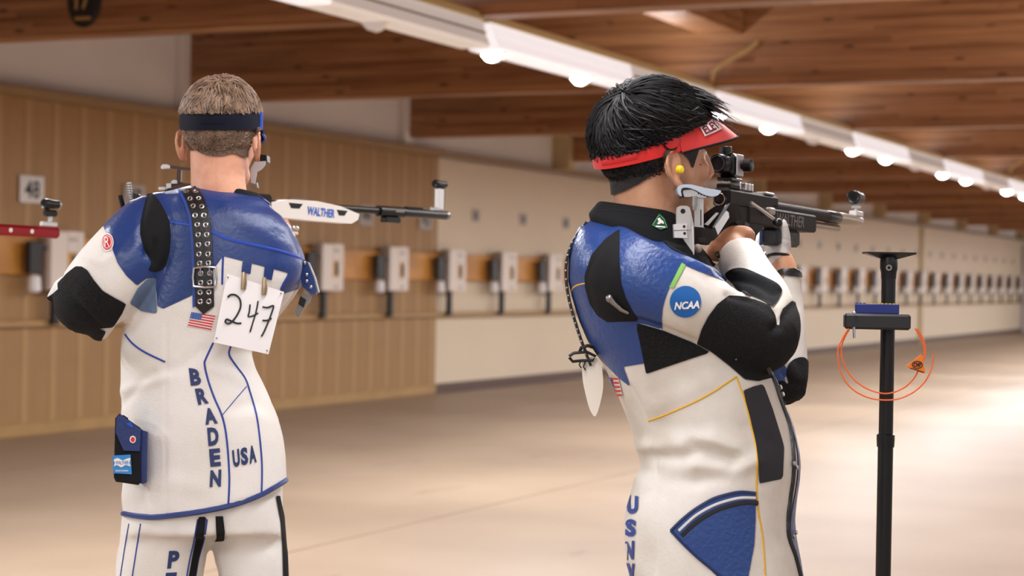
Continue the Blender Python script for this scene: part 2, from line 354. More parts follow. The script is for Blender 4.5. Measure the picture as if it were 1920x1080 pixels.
# ---------------------------------------------------------------- light fittings along the hall
def fitting():
    r = empty('light_fitting'); L = BSP-.1
    prof = [(-.09, -.168), (.09, -.168), (.105, -.15), (.07, -.085), (.07, -.075), (.05, 0), (-.05, 0), (-.07, -.075), (-.07, -.085), (-.105, -.15)]
    MB().prism([(x, L*.55, z) for x, z in prof], (0, L*.45-.02, 0)).build('glow_cover', M_COVERGLOW, r)
    MB().prism([(x, 0, z) for x, z in prof], (0, L*.55, 0)).build('lit_cover', M_LIT, r)
    MB().box((.02, L/2, .02), (.10, L-.03, .045), bev=.006).build('spine', M_FIXTOP, r)
    MB().box((.071, L*.775, -.08), (.012, L*.45-.04, .012)).box((-.071, L*.775, -.08), (.012, L*.45-.04, .012)).build('seam_strip', M_GREYP, r)
    for q in range(3):
        y0 = .12+q*(L/3)
        MB().prism([(-.095, y0, -.155), (.095, y0, -.155), (.035, y0, -.215), (0, y0, -.225), (-.035, y0, -.215)], (0, .05, 0)).build('lamp_bracket', M_LAMP, r)
    MB().tube([(.05, -.03, .0), (.06, -.03, .08), (.11, -.02, .17)], .014, 8).build('hanger', M_FIXTOP, r, True)
    MB().box((.05, -.03, .04), (.07, .06, .05), bev=.005).build('junction_box', M_GREYP, r)
    return r
f0 = fitting()
for k in range(-2, 11):
    o = f0 if k == -2 else copy_tree(f0)
    o.location = (-5.0, BEAM0+BSP*k+.2, 2.895)
    o['category'] = 'ceiling light'; o['group'] = 'ceiling light fittings in one long row'
    o['label'] = ('long white fluorescent fitting above the left shooter, nearest in the row' if k == -1 else
                  'white fluorescent ceiling fitting, %s beyond the beam with the plaque' % ordinal(k) if k >= 0 else 'long white fluorescent fitting at the near end of the row')
# bent conduits beside the fittings
for k in (1, 4):
    y = BEAM0+BSP*k
    z0 = 2.93
    o = MB().tube([(-4.86, y-.25, z0), (-4.85, y-.24, z0+.07), (-4.8, y-.2, z0+.13), (-4.62, y-.08, z0+.26), (-4.56, y-.04, z0+.32)], .017, 10).build('conduit', M_FIXTOP, None, True)
    tag(o, 'bent tan conduit rising from the light row beside the %s' % ('black-haired shooter\'s head' if k == 1 else 'picture\'s right edge'), 'conduit')
# black oval plaque on the first beam
pq = onY(160, -2, BEAM0); pq = empty('beam_plaque', (pq[0], BEAM0-.005, pq[2])); tag(pq, 'black oval plaque with gold number 17 on the nearest beam', 'sign')
MB().lathe((0, -.0, 0), (0, -1, 0), [(0, .135), (.014, .135), (.02, .128)], 32).map(lambda v: v*[1, 1, 1.42]).build('disc', M_BLACK, pq, True)
gold = mat('gold_paint', (176, 134, 78), .45)
v, f = text_box('17', bold=.03); MB().add([(p[0]*.13-.065, -.0215, p[1]*.15-.075) for p in v], f).build('numeral', gold, pq)
MB().box((0, -.021, -.132), (.13, .002, .022), None, .0008).build('gold_caption_bar', gold, pq)
# ------------------------------------------------------------------ figure tools
class Fig:
    """a figure's own working space: x, y in picture units, third axis = distance behind the figure's middle in the same unit"""
    def __init__(s, z0): s.z0 = z0; s.s = z0/FPX
    def __call__(s, v):
        v = np.asarray(v, float); return W(v[..., 0], v[..., 1], s.z0+v[..., 2]*s.s)
def torso(mb, rows, n=40, p=2.3):
    """rows: (y, xl, xr, dc, hd, tilt, bulge)"""
    vs = []; fs = []
    for r in rows:
        y, xl, xr, dc, hd = r[:5]; tilt = r[5] if len(r) > 5 else 0; bul = r[6] if len(r) > 6 else 0
        xc, hw = (xl+xr)/2, (xr-xl)/2
        for j in range(n):
            t = 2*math.pi*j/n; c, q = math.cos(t), math.sin(t)
            cx = math.copysign(abs(c)**(2/p), c); cz = math.copysign(abs(q)**(2/p), q)
            vs.append((xc+hw*cx, y-tilt*cx-bul*cx*cx, dc+hd*cz))
    for i in range(len(rows)-1):
        for j in range(n):
            j2 = (j+1) % n; fs.append((i*n+j, i*n+j2, (i+1)*n+j2, (i+1)*n+j))
    fs.append(tuple(range(n-1, -1, -1))); k = (len(rows)-1)*n; fs.append(tuple(range(k, k+n)))
    return mb.add(vs, fs)
def limb(mb, pts, n=20, sub=4, ends=True):
    """pts: (x, y, d, r); smooth tapered limb with rounded ends"""
    A = np.array(pts, float); P = []
    for i in range(len(A)-1):
        p0, p1, p2, p3 = A[max(i-1, 0)], A[i], A[i+1], A[min(i+2, len(A)-1)]
        for k in range(sub):
            t = k/sub; P.append(.5*((2*p1)+(-p0+p2)*t+(2*p0-5*p1+4*p2-p3)*t*t+(-p0+3*p1-3*p2+p3)*t**3))
    P.append(A[-1]); P = np.array(P); mb.tube(P[:, :3], P[:, 3], n)
    if ends:
        for q in (P[0], P[-1]): mb.ellipsoid(q[:3], (q[3],)*3, 14, 10)
    return mb
def smooth_poly(pts, sub=6, closed=True):
    A = np.array(pts, float); n = len(A); out = []
    for i in range(n if closed else n-1):
        if closed: p0, p1, p2, p3 = A[i-1], A[i], A[(i+1) % n], A[(i+2) % n]
        else: p0, p1, p2, p3 = A[max(i-1, 0)], A[i], A[i+1], A[min(i+2, n-1)]
        for k in range(sub):
            t = k/sub; out.append(.5*((2*p1)+(-p0+p2)*t+(2*p0-5*p1+4*p2-p3)*t*t+(-p0+3*p1-3*p2+p3)*t**3))
    if not closed: out.append(A[-1])
    return np.array(out)
def sdf(poly, x, y):
    """signed distance, positive inside"""
    poly = np.asarray(poly, float); d = np.full(x.shape, 1e9); ins = np.zeros(x.shape, bool); n = len(poly)
    for i in range(n):
        a, b = poly[i], poly[(i+1) % n]; e = b-a; L = e@e+1e-12
        t = np.clip(((x-a[0])*e[0]+(y-a[1])*e[1])/L, 0, 1)
        d = np.minimum(d, (x-a[0]-t*e[0])**2+(y-a[1]-t*e[1])**2)
        c = (a[1] > y) != (b[1] > y)
        if abs(e[1]) > 1e-9: ins ^= c & (x < a[0]+(y-a[1])*e[0]/e[1])
    return np.where(ins, 1, -1)*np.sqrt(d)
def dist_line(pts, x, y):
    d = np.full(x.shape, 1e9)
    for a, b in zip(pts[:-1], pts[1:]):
        a, b = np.array(a, float), np.array(b, float); e = b-a; L = e@e+1e-12
        t = np.clip(((x-a[0])*e[0]+(y-a[1])*e[1])/L, 0, 1); d = np.minimum(d, np.hypot(x-a[0]-t*e[0], y-a[1]-t*e[1]))
    return d
class Surf:
    """a fused, closed skin (one continuous surface) that can be cut into panels and carry trims"""
    def __init__(s, mb, voxel, smooth=6, disp=None):
        me = bpy.data.meshes.new('tmp'); me.from_pydata(mb.v, [], mb.f); me.update()
        bm = bmesh.new(); bm.from_mesh(me); bmesh.ops.recalc_face_normals(bm, faces=bm.faces); bm.to_mesh(me); bm.free()
        o = bpy.data.objects.new('tmp', me); C.objects.link(o)
        r = o.modifiers.new('r', 'REMESH'); r.mode = 'VOXEL'; r.voxel_size = voxel
        if smooth: q = o.modifiers.new('s', 'SMOOTH'); q.factor = .5; q.iterations = smooth
        bpy.context.view_layer.update(); dg = bpy.context.evaluated_depsgraph_get(); ev = o.evaluated_get(dg); m2 = ev.to_mesh()
        n = len(m2.vertices); V = np.empty(n*3); m2.vertices.foreach_get('co', V); s.V = V.reshape(-1, 3)
        s.faces = [tuple(p.vertices) for p in m2.polygons]
        ev.to_mesh_clear(); bpy.data.objects.remove(o); bpy.data.meshes.remove(me)
        s._norm()
        if disp is not None:
            s.V = s.V+s.N*disp(s)[:, None]; s._norm()
        s.bvh = BVHTree.FromPolygons([tuple(v) for v in s.V], s.tris.tolist())
    def _norm(s):
        q = np.array([f if len(f) == 4 else (*f, f[2]) for f in s.faces]); s.tris = np.concatenate([q[:, [0, 1, 2]], q[:, [0, 2, 3]]])
        ok = (s.tris[:, 1] != s.tris[:, 2]) & (s.tris[:, 0] != s.tris[:, 2]); s.tris = s.tris[ok]
        a, b, c = (s.V[s.tris[:, i]] for i in range(3)); fn = np.cross(b-a, c-a); N = np.zeros_like(s.V)
        for i in range(3): np.add.at(N, s.tris[:, i], fn)
        s.N = N/(np.linalg.norm(N, axis=1)[:, None]+1e-12); s.px, s.py, s.pz = PIX(s.V)
        vd = s.V-CAM; vd /= np.linalg.norm(vd, axis=1)[:, None]; s.face = -(s.N*vd).sum(1)
    def obj(s, name, m, parent=None):
        me = bpy.data.meshes.new(name); me.from_pydata(s.V.tolist(), [], s.faces); me.update(); me.polygons.foreach_set('use_smooth', [True]*len(me.polygons))
        me.materials.append(m); o = bpy.data.objects.new(name, me); return link(o, parent)
    def field(s, poly, smooth=True, zmin=None, zmax=None, facing=None):
        p = smooth_poly(poly) if smooth else np.array(poly, float)
        f = sdf(p, s.px, s.py)
        if zmin is not None: f = np.minimum(f, (s.pz-zmin)*1000)
        if zmax is not None: f = np.minimum(f, (zmax-s.pz)*1000)
        if facing is not None: f = np.minimum(f, (s.face-facing)*40)
        return f
    def clip(s, name, f, m, parent=None, off=.0012):
        T = s.tris; ft = f[T]; full = (ft > 0).all(1); part = (ft > 0).any(1) & ~full
        P = s.V+s.N*off; vs = []; idx = {}; fs = []
        def vid(i):
            if i not in idx: idx[i] = len(vs); vs.append(tuple(P[i]))
            return idx[i]
        def eid(i, j):
            k = (min(i, j), max(i, j))
            if k not in idx: t = f[k[0]]/(f[k[0]]-f[k[1]]); idx[k] = len(vs); vs.append(tuple(P[k[0]]*(1-t)+P[k[1]]*t))
            return idx[k]
        for t in T[full].tolist(): fs.append((vid(t[0]), vid(t[1]), vid(t[2])))
        for t in T[part].tolist():
            poly = []
            for a in range(3):
                i, j = t[a], t[(a+1) % 3]
                if f[i] > 0: poly.append(vid(i))
                if (f[i] > 0) != (f[j] > 0): poly.append(eid(i, j))
            if len(poly) >= 3: fs.append(tuple(poly))
        if not fs: print('EMPTY PANEL', name); return None
        me = bpy.data.meshes.new(name); me.from_pydata(vs, [], fs); me.update(); me.polygons.foreach_set('use_smooth', [True]*len(fs)); me.materials.append(m)
        return link(bpy.data.objects.new(name, me), parent)
    def hit(s, px, py):
        d = _F + ((px-960)/FPX)*_R - ((py-540)/FPX)*_U; d = d/np.linalg.norm(d)
        p, n, i, t = s.bvh.ray_cast(Vector(CAM), Vector(d))
        if p is None:
            q = W(px, py, s.zmean) if hasattr(s, 'zmean') else W(px, py, float(np.median(s.pz)))
            p, n, i, t = s.bvh.find_nearest(Vector(q))
        return np.array(p), np.array(n)
    def path(s, pts, lift=.0, smooth=True, step=5.0):
        A = smooth_poly(pts, 8, False) if smooth else np.array(pts, float)
        out = [A[0]]
        for a, b in zip(A[:-1], A[1:]):
            n = max(1, int(np.hypot(*(b-a))/step)); out += [a+(b-a)*(k+1)/n for k in range(n)]
        R = []
        for q in out:
            p, n = s.hit(q[0], q[1]); R.append(p+n*lift)
        return R
    def pipe(s, name, pts, r, m, parent, lift=.0, smooth=True, n=6):
        P = s.path(pts, lift, smooth); P = [p for k, p in enumerate(P) if k == 0 or np.linalg.norm(p-P[k-1]) > 1e-5]
        return MB().tube(P, r, n).build(name, m, parent, True)
    def decal(s, name, v2, faces, m, parent, off=.0016):
        """flat applique pressed onto the surface; v2 in picture units"""
        vs = []
        for q in v2:
            p, n = s.hit(float(q[0]), float(q[1])); vs.append(p+n*off)
        me = bpy.data.meshes.new(name); me.from_pydata([tuple(p) for p in vs], [], faces); me.update(); me.materials.append(m)
        me.polygons.foreach_set('use_smooth', [True]*len(me.polygons))
        return link(bpy.data.objects.new(name, me), parent)
    def patch(s, name, poly, m, parent, off=.0016, step=5.0, smooth=False):
        p = smooth_poly(poly, 5) if smooth else np.array(poly, float); P = []
        for a, b in zip(p, np.roll(p, -1, 0)):
            n = max(1, int(np.hypot(*(b-a))/step)); P += [a+(b-a)*k/n for k in range(n)]
        nb = len(P); lo, hi = np.min(P, 0), np.max(P, 0)
        gx, gy = np.meshgrid(np.arange(lo[0], hi[0], step), np.arange(lo[1], hi[1], step)); g = np.stack([gx.ravel(), gy.ravel()], 1)
        g = g[sdf(p, g[:, 0], g[:, 1]) > step*.4]
        co = [Vector((q[0], q[1])) for q in P]+[Vector((q[0], q[1])) for q in g]
        v, e, f, *_ = delaunay_2d_cdt(co, [(i, (i+1) % nb) for i in range(nb)], [tuple(range(nb))], 1, 1e-4)
        return s.decal(name, [(q[0], q[1]) for q in v], [tuple(t) for t in f], m, parent, off)
    def letters(s, name, body, quad, m, parent, off=.0022, **k):
        """quad: lower-left, lower-right, upper-right, upper-left in picture units"""
        v, f = text_box(body, **k); q = [np.array(c, float) for c in quad]
        vs = [(1-a)*(1-b)*q[0]+a*(1-b)*q[1]+a*b*q[2]+(1-a)*b*q[3] for a, b in v]
        return s.decal(name, vs, f, m, parent, off)
def folds(lst):
    """lst: (polyline, width, amplitude in m)"""
    def fn(s):
        d = np.zeros(len(s.V))
        for pts, w, a in lst:
            d += a*np.exp(-(dist_line(pts, s.px, s.py)/w)**2)*(s.face > -.1)
        return d
    return fn
# head built from named masses; mm in head space: forward, up, side (+ = the figure's right side)
def head_mb(place, neck=(-34, -165, 0), ears=True):
    m = MB()
    E = lambda c, r: m.ellipsoid(c, r, 24, 18)
    E((-2, 42, 0), (98, 86, 76)); E((30, 2, 0), (66, 90, 62)); E((36, -66, 0), (46, 40, 53)); E((74, -92, 0), (21, 18, 24)); E((78, -62, 0), (22, 28, 27))
    E((82, 30, 0), (17, 14, 48)); E((5, -48, 0), (48, 50, 58))
    for sd in (-1, 1): E((60, -14, sd*34), (27, 26, 24)); E((97, -31, sd*10), (10, 8, 8))
    m.tube([(90, 26, 0), (101, 0, 0), (108, -25, 0)], [8, 10, 10], 12); m.ellipsoid((106, -27, 0), (12, 9, 10), 12, 8)
    m.tube([(90, -56, -22), (98, -57, 0), (90, -56, 22)], [4, 5, 4], 8); m.tube([(89, -66, -20), (97, -67, 0), (89, -66, 20)], [4, 5.5, 4], 8)
    m.tube([(-18, -10, 0), (-24, -70, 0), neck], [60, 57, 62], 24)
    if ears:
        for sd in (-1, 1):
            P = [(4, 10), (0, 26), (-12, 33), (-24, 28), (-29, 10), (-25, -8), (-16, -24), (-6, -31), (3, -26)]
            m.tube([(a+4, b-4, sd*(78+max(0, -a)*.42)) for a, b in P], [4.5]*8+[5.5], 8)
            m.ellipsoid((-6, 0, sd*77), (19, 26, 5), 14, 10); m.ellipsoid((-4, -27, sd*80), (9, 9, 5), 10, 8); m.ellipsoid((6, -4, sd*79), (5, 8, 5), 8, 6)
    return m.map(place)
def head_place(fig, cx, cy, dc, k, phi, pitch=0.0, roll=0.0):
    """mm head space -> picture units -> world"""
    cp, sp, cq, sq = math.cos(phi), math.sin(phi), math.cos(pitch), math.sin(pitch); cr, sr = math.cos(roll), math.sin(roll)
    def fn(v):
        v = np.asarray(v, float)*k; f, u, sd = v[..., 0], v[..., 1], v[..., 2]
        f, u = f*cq-u*sq, u*cq+f*sq
        sd, u = sd*cr-u*sr, u*cr+sd*sr
        return fig(np.stack([cx+f*cp+sd*sp, cy-u, dc+f*sp-sd*cp], -1))
    return fn
def hair_strands(place, crown, n, lens, lift, skull=((-2, 42, 0), (98, 86, 76)), keep=None, width=2.2, flow=None, seed=3, jitter=.25, segs=5, lim=None):
    """tapered locks that start on the skull and run away from the crown; returns one MB"""
    g = np.random.default_rng(seed); c, r = np.array(skull[0], float), np.array(skull[1], float)
    cw = (np.array(crown, float)-c)/r; cw /= np.linalg.norm(cw); m = MB(); cnt = 0; vs = []; fs = []
    while cnt < n:
        d = g.normal(size=3); d /= np.linalg.norm(d)
        p = c+r*d
        if keep is not None and not keep(p): continue
        cnt += 1; L = g.uniform(*lens); P = []; q = d.copy(); lf = g.uniform(*lift)
        t = q-cw*(q@cw)
        j = g.normal(size=3)*jitter
        tw = t/(np.linalg.norm(t)+1e-6)+j
        if flow is not None: tw = tw+np.array(flow(p))
        for s_ in range(segs):
            u = s_/(segs-1); P.append(c+r*q*(1+lf*(.35+.65*math.sin(min(1, u*1.25)*math.pi*.62))/85))
            tw = tw-q*(tw@q); tw /= np.linalg.norm(tw)+1e-6; q2 = q+tw*(L/(segs-1))/88; q2 /= np.linalg.norm(q2)
            if lim is None or (c+r*q2)[1] > lim(c+r*q2): q = q2
            else: q = q+(q2-q)*.12; q /= np.linalg.norm(q)
        P = np.array(P); T = np.gradient(P, axis=0); T /= np.linalg.norm(T, axis=1)[:, None]
        w = width*g.uniform(.7, 1.3); o = len(vs)
        for s_ in range(segs):
            nrm = (P[s_]-c)/r; b = np.cross(T[s_], nrm); b /= np.linalg.norm(b)+1e-9; ww = w*(1-(s_/(segs-1))**2*.93); nn = nrm/np.linalg.norm(nrm)
            vs += [tuple(P[s_]-b*ww), tuple(P[s_]+nn*ww*.8), tuple(P[s_]+b*ww)]
        for s_ in range(segs-1):
            a = o+s_*3; fs += [(a, a+1, a+4, a+3), (a+1, a+2, a+5, a+4)]
    m.add(vs, fs); return m.map(place)
# shared materials of the figures
M_SKIN = mat('skin', (222, 166, 136), .48, var=.07, scale=22, rgb2=(206, 140, 112), bump=.06, bscale=180)
M_SKIN2 = mat('skin_tan', (206, 156, 124), .48, var=.07, scale=22, rgb2=(186, 130, 98), bump=.06, bscale=180)
M_JWHITE = mat('white_canvas', (228, 226, 224), .62, var=.05, scale=7, rgb2=(222, 217, 210), bump=.10, bscale=240)
M_JWHITE2 = mat('white_canvas_worn', (228, 225, 220), .55, var=.1, scale=9, rgb2=(212, 205, 194), bump=.07, bscale=160)
M_BLUE = mat('blue_leather', (32, 58, 118), .36, var=.10, scale=5, bump=.10, bscale=110)
M_BLUE2 = mat('blue_leather_rich', (36, 68, 132), .36, var=.08, scale=6, bump=.2, bscale=130)
M_SUEDE = mat('black_suede', (30, 30, 33), .9, var=.6, scale=420, rgb2=(20, 20, 22), bump=.5, bscale=420, spec=.25)
M_BLKCLOTH = mat('black_stretch_cloth', (20, 21, 24), .85, bump=.1, bscale=300, spec=.25)
M_GREYBLUE = mat('grey_blue_suede', (92, 112, 142), .85, var=.12, scale=60)
M_NAVY = mat('navy_ink', (34, 50, 98), .6)
M_PIPE = mat('blue_piping', (36, 66, 150), .5)
M_YEL = mat('yellow_piping', (222, 172, 36), .5)
M_BLKLEATHER = mat('black_leather', (24, 24, 27), .38, bump=.1, bscale=150)
M_SILVER = mat('brushed_steel', (196, 196, 200), .28, metal=1.0)
M_STEELD = mat('dull_steel', (150, 148, 146), .38, metal=1.0)
M_RED = mat('red_ink', (204, 44, 50), .55)
M_FLAGW = mat('flag_white', (236, 228, 226), .6)
M_FLAGB = mat('flag_blue', (52, 92, 164), .6)
def flag(surf, parent, q, n=9):
    """q: upper-left, upper-right, lower-right, lower-left"""
    q = [np.array(c, float) for c in q]
    B = lambda a, b: (1-a)*(1-b)*q[0]+a*(1-b)*q[1]+a*b*q[2]+(1-a)*b*q[3]
    fl = surf.patch('flag_patch', [B(0, 0), B(1, 0), B(1, 1), B(0, 1)], M_FLAGW, parent, .0018)
    def band(name, a0, a1, b0, b1, m, off):
        k = 8; v = [B(a0+(a1-a0)*i/k, b0) for i in range(k+1)]+[B(a0+(a1-a0)*i/k, b1) for i in range(k+1)]
        surf.decal(name, v, [(i, i+1, k+2+i, k+1+i) for i in range(k)], m, parent, off)
    for i in range(0, n, 2): band('flag_stripe', .03, .97, .04+.92*i/n, .04+.92*(i+1)/n, M_RED, .0024)
    band('flag_canton', .03, .46, .04, .04+.92*(n//2+.0)/n, M_FLAGB, .003)
    st = []; fc = []
    for r in range(3):
        for c_ in range(4):
            a, b = .09+.1*c_, .12+.12*r; k = len(st); e = .012
            st += [B(a-e, b), B(a, b-e*1.6), B(a+e, b), B(a, b+e*1.6)]; fc.append((k, k+1, k+2, k+3))
    surf.decal('flag_stars', st, fc, M_FLAGW, parent, .0034)
    return fl
def ring_band(place, top, bot, a, b, cf, thick=3, n=64, t0=0, t1=2*math.pi, tilt=0.0):
    """head band in head mm: ellipse half axes a (forward) and b (side), centred at forward cf; top/bot: height as a function of t"""
    m = MB(); closed = abs(t1-t0-2*math.pi) < 1e-6; k = n if closed else n+1; vs = []
    for i in range(k):
        t = t0+(t1-t0)*i/n; c, s_ = math.cos(t), math.sin(t)
        for up, e in ((bot(t), 0), (bot(t), thick), ((bot(t)+top(t))/2, thick+1.2), (top(t), thick), (top(t), 0)):
            vs.append((cf+(a+e)*c, up, (b+e)*s_))
    fs = [tuple((i % k)*5+j if q == 0 else ((i+1) % k)*5+j for q, j in ((0, j0), (1, j0), (1, (j0+1) % 5), (0, (j0+1) % 5))) for i in range(n) for j0 in range(5)]
    if not closed: fs += [tuple(range(5)), tuple(range((k-1)*5+4, (k-1)*5-1, -1))]
    return m.add(vs, fs).map(place)
# ------------------------------------------------------------------ black-haired shooter, seen from his right
F2 = Fig(3.24); Z2 = 3.24; S2 = F2.s
HP2 = head_place(F2, 1226, 312, 25, 1.08, math.radians(30), math.radians(8))
def q7(*pts): return [(1040+x/2.7, 380+y/2.7) for x, y in pts]
def q8(*pts): return [(1040+x/2.7, 680+y/2.7) for x, y in pts]
def build_shooter2():
    # --- body: head, neck, trunk core, arms, right hand
    mb = MB()
    limb(mb, [(1200, 425, 20, 50), (1240, 560, 20, 90), (1310, 760, 10, 90), (1330, 1000, 5, 95), (1335, 1120, 5, 95)])
    for dd in (-85, 95): limb(mb, [(1335, 1100, dd*.6, 70), (1335+dd*.2, 1450, dd, 55), (1325+dd*.2, 1900, dd, 40)])
    limb(mb, [(1170, 490, -60, 45), (1205, 530, -115, 48), (1330, 594, -115, 40), (1425, 628, -65, 34), (1430, 560, 30, 30), (1402, 500, 135, 27), (1384, 472, 180, 26), (1372, 455, 205, 25)])
    limb(mb, [(1235, 480, 140, 45), (1330, 570, 230, 42), (1472, 722, 320, 26), (1482, 640, 375, 24), (1474, 520, 425, 24), (1462, 480, 445, 21), (1456, 462, 460, 20)])
    # right hand closed on the grip
    mb.ellipsoid((1370, 455, 212), (33, 23, 20), 20, 14)
    limb(mb, [(1345, 470, 195, 22), (1372, 452, 210, 23), (1392, 443, 222, 17)])
    for k, (y0, y1) in enumerate(((436, 440), (447, 453), (457, 464), (466, 473))):
        r = (10.5, 10.5, 10, 9)[k]
        limb(mb, [(1380-k*3, y0+2, 205, r+1), (1399-k*2, y1-1, 212, r), (1407-k*2, y1+1, 232, r-.5), (1398, y1+4, 254, r-1), (1378, y1+4, 258, r-2)], 12)
    limb(mb, [(1358, 446, 196, 12), (1372, 434, 200, 11), (1392, 431, 215, 9), (1404, 433, 235, 8)], 12)
    v = MB(); v.v = mb.v; v.f = mb.f; v.map(F2)
    h = head_mb(HP2, neck=(-38, -150, -4)); v.add(h.v, h.f)
    body = Surf(v, .0028, 8)
    per = body.obj('person', M_SKIN2); tag(per, 'black-haired shooter in red visor and blue and white jacket aiming a black rifle', 'person')
    # eye, mole
    for sd in (1, -1):
        e = MB().ellipsoid((79, 12, sd*31), (10, 8, 12), 14, 10).map(HP2).build('eye', mat('eye_white', (226, 216, 208), .25), per, True)
        MB().ellipsoid((87.5, 12, sd*31), (3, 4, 4.5), 10, 8).map(HP2).build('iris', mat('iris_brown', (40, 26, 20), .2), e, True)
        MB().tube([(86, 27, sd*14), (92, 33, sd*28), (84, 32, sd*44)], [2, 4, 2], 6).map(HP2).build('eyebrow', mat('black_hair', (15, 14, 16), .5, spec=.22), per, True)
    p, n = body.hit(1313, 309); MB().ellipsoid(p, (.0014,)*3, 8, 6).build('mole', mat('mole', (70, 44, 36), .6), per)
    # --- hair
    M_H = mat('black_hair', (15, 14, 16), .5, spec=.22)
    top = lambda t: 55+22*math.cos(t); bot = lambda t: 24+14*math.cos(t)
    cc, cr = (0, 58, 0), (103, 90, 83)
    tf = lambda p: 55+22*max(-1, min(1, (p[0]+2)/105))
    keep = lambda p: p[1] > tf(p)-3
    cap = MB(); cap.ellipsoid(cc, cr, 48, 40); V = np.array(cap.v); k = V[:, 1] > np.array([tf(p)-8 for p in V])
    cap.f = [f for f in cap.f if all(k[i] for i in f)]; cap.map(HP2)
    st = hair_strands(HP2, (-48, 140, 12), 3600, (44, 92), (1, 13), (cc, cr), keep, 1.9, flow=lambda p: (.55, 0, 0), seed=5, jitter=.22, lim=lambda p: tf(p)-4)
    cap.add(st.v, st.f)
    g = np.random.default_rng(11); vs = []; fs = []
    for i in range(420):   # fringe that stands out over the visor
        sd = g.uniform(-62, 62); a = np.array([g.uniform(30, 84), 0, sd]); e_ = 1-(a[0]/103)**2-(sd/83)**2
        if e_ < .03: continue
        a[1] = 58+90*math.sqrt(e_)+2
        L = g.uniform(50, 82); b = a+np.array([L*.95, -L*g.uniform(.34, .62), sd*.12+g.normal()*7]); mid = (a+b)/2+np.array([3, g.uniform(3, 11), 0])
        b[0] = min(b[0], 164+g.normal()*4)
        o = len(vs); w = g.uniform(1.2, 2.4)
        for t, ww in ((0, 1), (.3, 1), (.6, .8), (.85, .5), (1, .05)):
            q = (1-t)**2*a+2*t*(1-t)*mid+t*t*b; vs += [tuple(q+[0, 0, -w*ww]), tuple(q+[0, w*ww, 0]), tuple(q+[0, 0, w*ww])]
        for s_ in range(4): a0 = o+s_*3; fs += [(a0, a0+1, a0+4, a0+3), (a0+1, a0+2, a0+5, a0+4), (a0+2, a0, a0+3, a0+5)]
    fr = MB().add(vs, fs).map(HP2); cap.add(fr.v, fr.f)
    for i in range(0): pass
    cap.build('hair', M_H, per, True, 70)
    M_NAPE = mat('cropped_black_hair', (34, 29, 29), .7, var=.4, scale=260, bump=.5, bscale=330)
    fld = body.field([(1128, 305), (1251, 270), (1262, 276), (1250, 292), (1247, 304), (1236, 318), (1216, 333), (1196, 346), (1172, 358), (1142, 368), (1118, 366), (1110, 330)], False)
    body.clip('nape_hair', fld, M_NAPE, per, .004)
    fld = body.field([(1250, 262), (1312, 262), (1309, 280), (1303, 300), (1297, 315), (1290, 300), (1277, 287), (1262, 280)], True, zmax=3.28)
    body.clip('sideburn', fld, M_NAPE, per, .0022)
    st = hair_strands(HP2, (-48, 140, 12), 1500, (9, 15), (2, 6), ((-2, 42, 0), (98, 86, 76)), lambda p: p[0] < -22 and -46 < p[1] < 34 and p[1] < 26+(-p[0]-22)*.2, .8, seed=9, segs=3)
    st.build('nape_stubble', M_H, per)
    # --- red visor
    M_VIS = mat('red_visor_cloth', (216, 28, 26), .5, bump=.05, bscale=300, sheen=.2)
    vis = ring_band(HP2, top, bot, 104, 82, -2, 3.0).build('visor', M_VIS, per, True, 50)
    ring_band(HP2, lambda t: (top(t)*.7+bot(t)*.3), lambda t: (top(t)*.3+bot(t)*.7), 106.3, 84.3, -2, 2.4, 24, math.radians(128), math.radians(172)).build('strap_tab', mat('red_visor_strap', (196, 20, 22), .5), vis, True, 50)
    N = 28; vs = []
    for i in range(N+1):
        t = -math.radians(84)+math.radians(168)*i/N; c, s_ = math.cos(t), math.sin(t); e = max(0, c)**.7
        inn = np.array([-2+107*c, 36+40*e+10, 85*s_]); mid = np.array([-2+(107+26*e)*c, 34+30*e, (86+4*e)*s_]); out = np.array([-2+(107+62*e)*c, 24+10*e-3, (86+4*e)*s_])
        for q in (inn, mid, out, out+[0, -2.5, 0], mid+[-1, -3, 0], inn+[-3, 0, 0]): vs.append(tuple(q))
    fs = [(i*6+j, i*6+(j+1) % 6, (i+1)*6+(j+1) % 6, (i+1)*6+j) for i in range(N) for j in range(6)]
    brim = MB().add(vs, fs).map(HP2).build('brim', M_VIS, vis, True, 50)
    MB().tube([HP2(np.array(vs[i*6+2])+[1, -1.5, 0]) for i in range(N+1)], .0022, 6).build('brim_edge', M_BLKCLOTH, vis, True)
    a = math.radians(98)
    MB().lathe((-2+107*math.cos(a)+8, 47, 86*math.sin(a)), (0, 0, 1), [(-2, 15.5), (2.5, 15.5), (3.5, 14)], 24).map(HP2).build('button', M_VIS, vis, True)
    MB().tube([(-2+107*math.cos(a)+8+16.5*math.cos(u), 47+16.5*math.sin(u), 87.5) for u in np.linspace(math.radians(60), math.radians(300), 14)], 1.6, 6).map(HP2).build('button_rim', M_BLKCLOTH, vis, True)
    # printed club letters on the brim
    def bs(t, r):
        c, s_ = math.cos(t), math.sin(t); e = max(0, c)**.7
        i_, m_, o_ = np.array([-2+107*c, 46+40*e, 85*s_]), np.array([-2+(107+26*e)*c, 34+30*e, (86+4*e)*s_]), np.array([-2+(107+62*e)*c, 21+10*e, (86+4*e)*s_])
        return i_*(1-r)+m_*r if r < 1 else m_*(2-r)+o_*(r-1)
    def L(a, b, o):
        t = math.radians(60-26*a); r = 1.35-.75*b; n = np.cross(bs(t-.02, r)-bs(t+.02, r), bs(t, r-.05)-bs(t, r+.05)); n = n*np.sign(n@np.array([.5, .6, .6])); return bs(t, r)+n/np.linalg.norm(n)*(o-3.2)
    print('PRINT', [np.round(PIX(HP2(L(a, b, 5)))[:2]) for a, b in ((0, 0), (1, 0), (1, 1), (0, 1))])
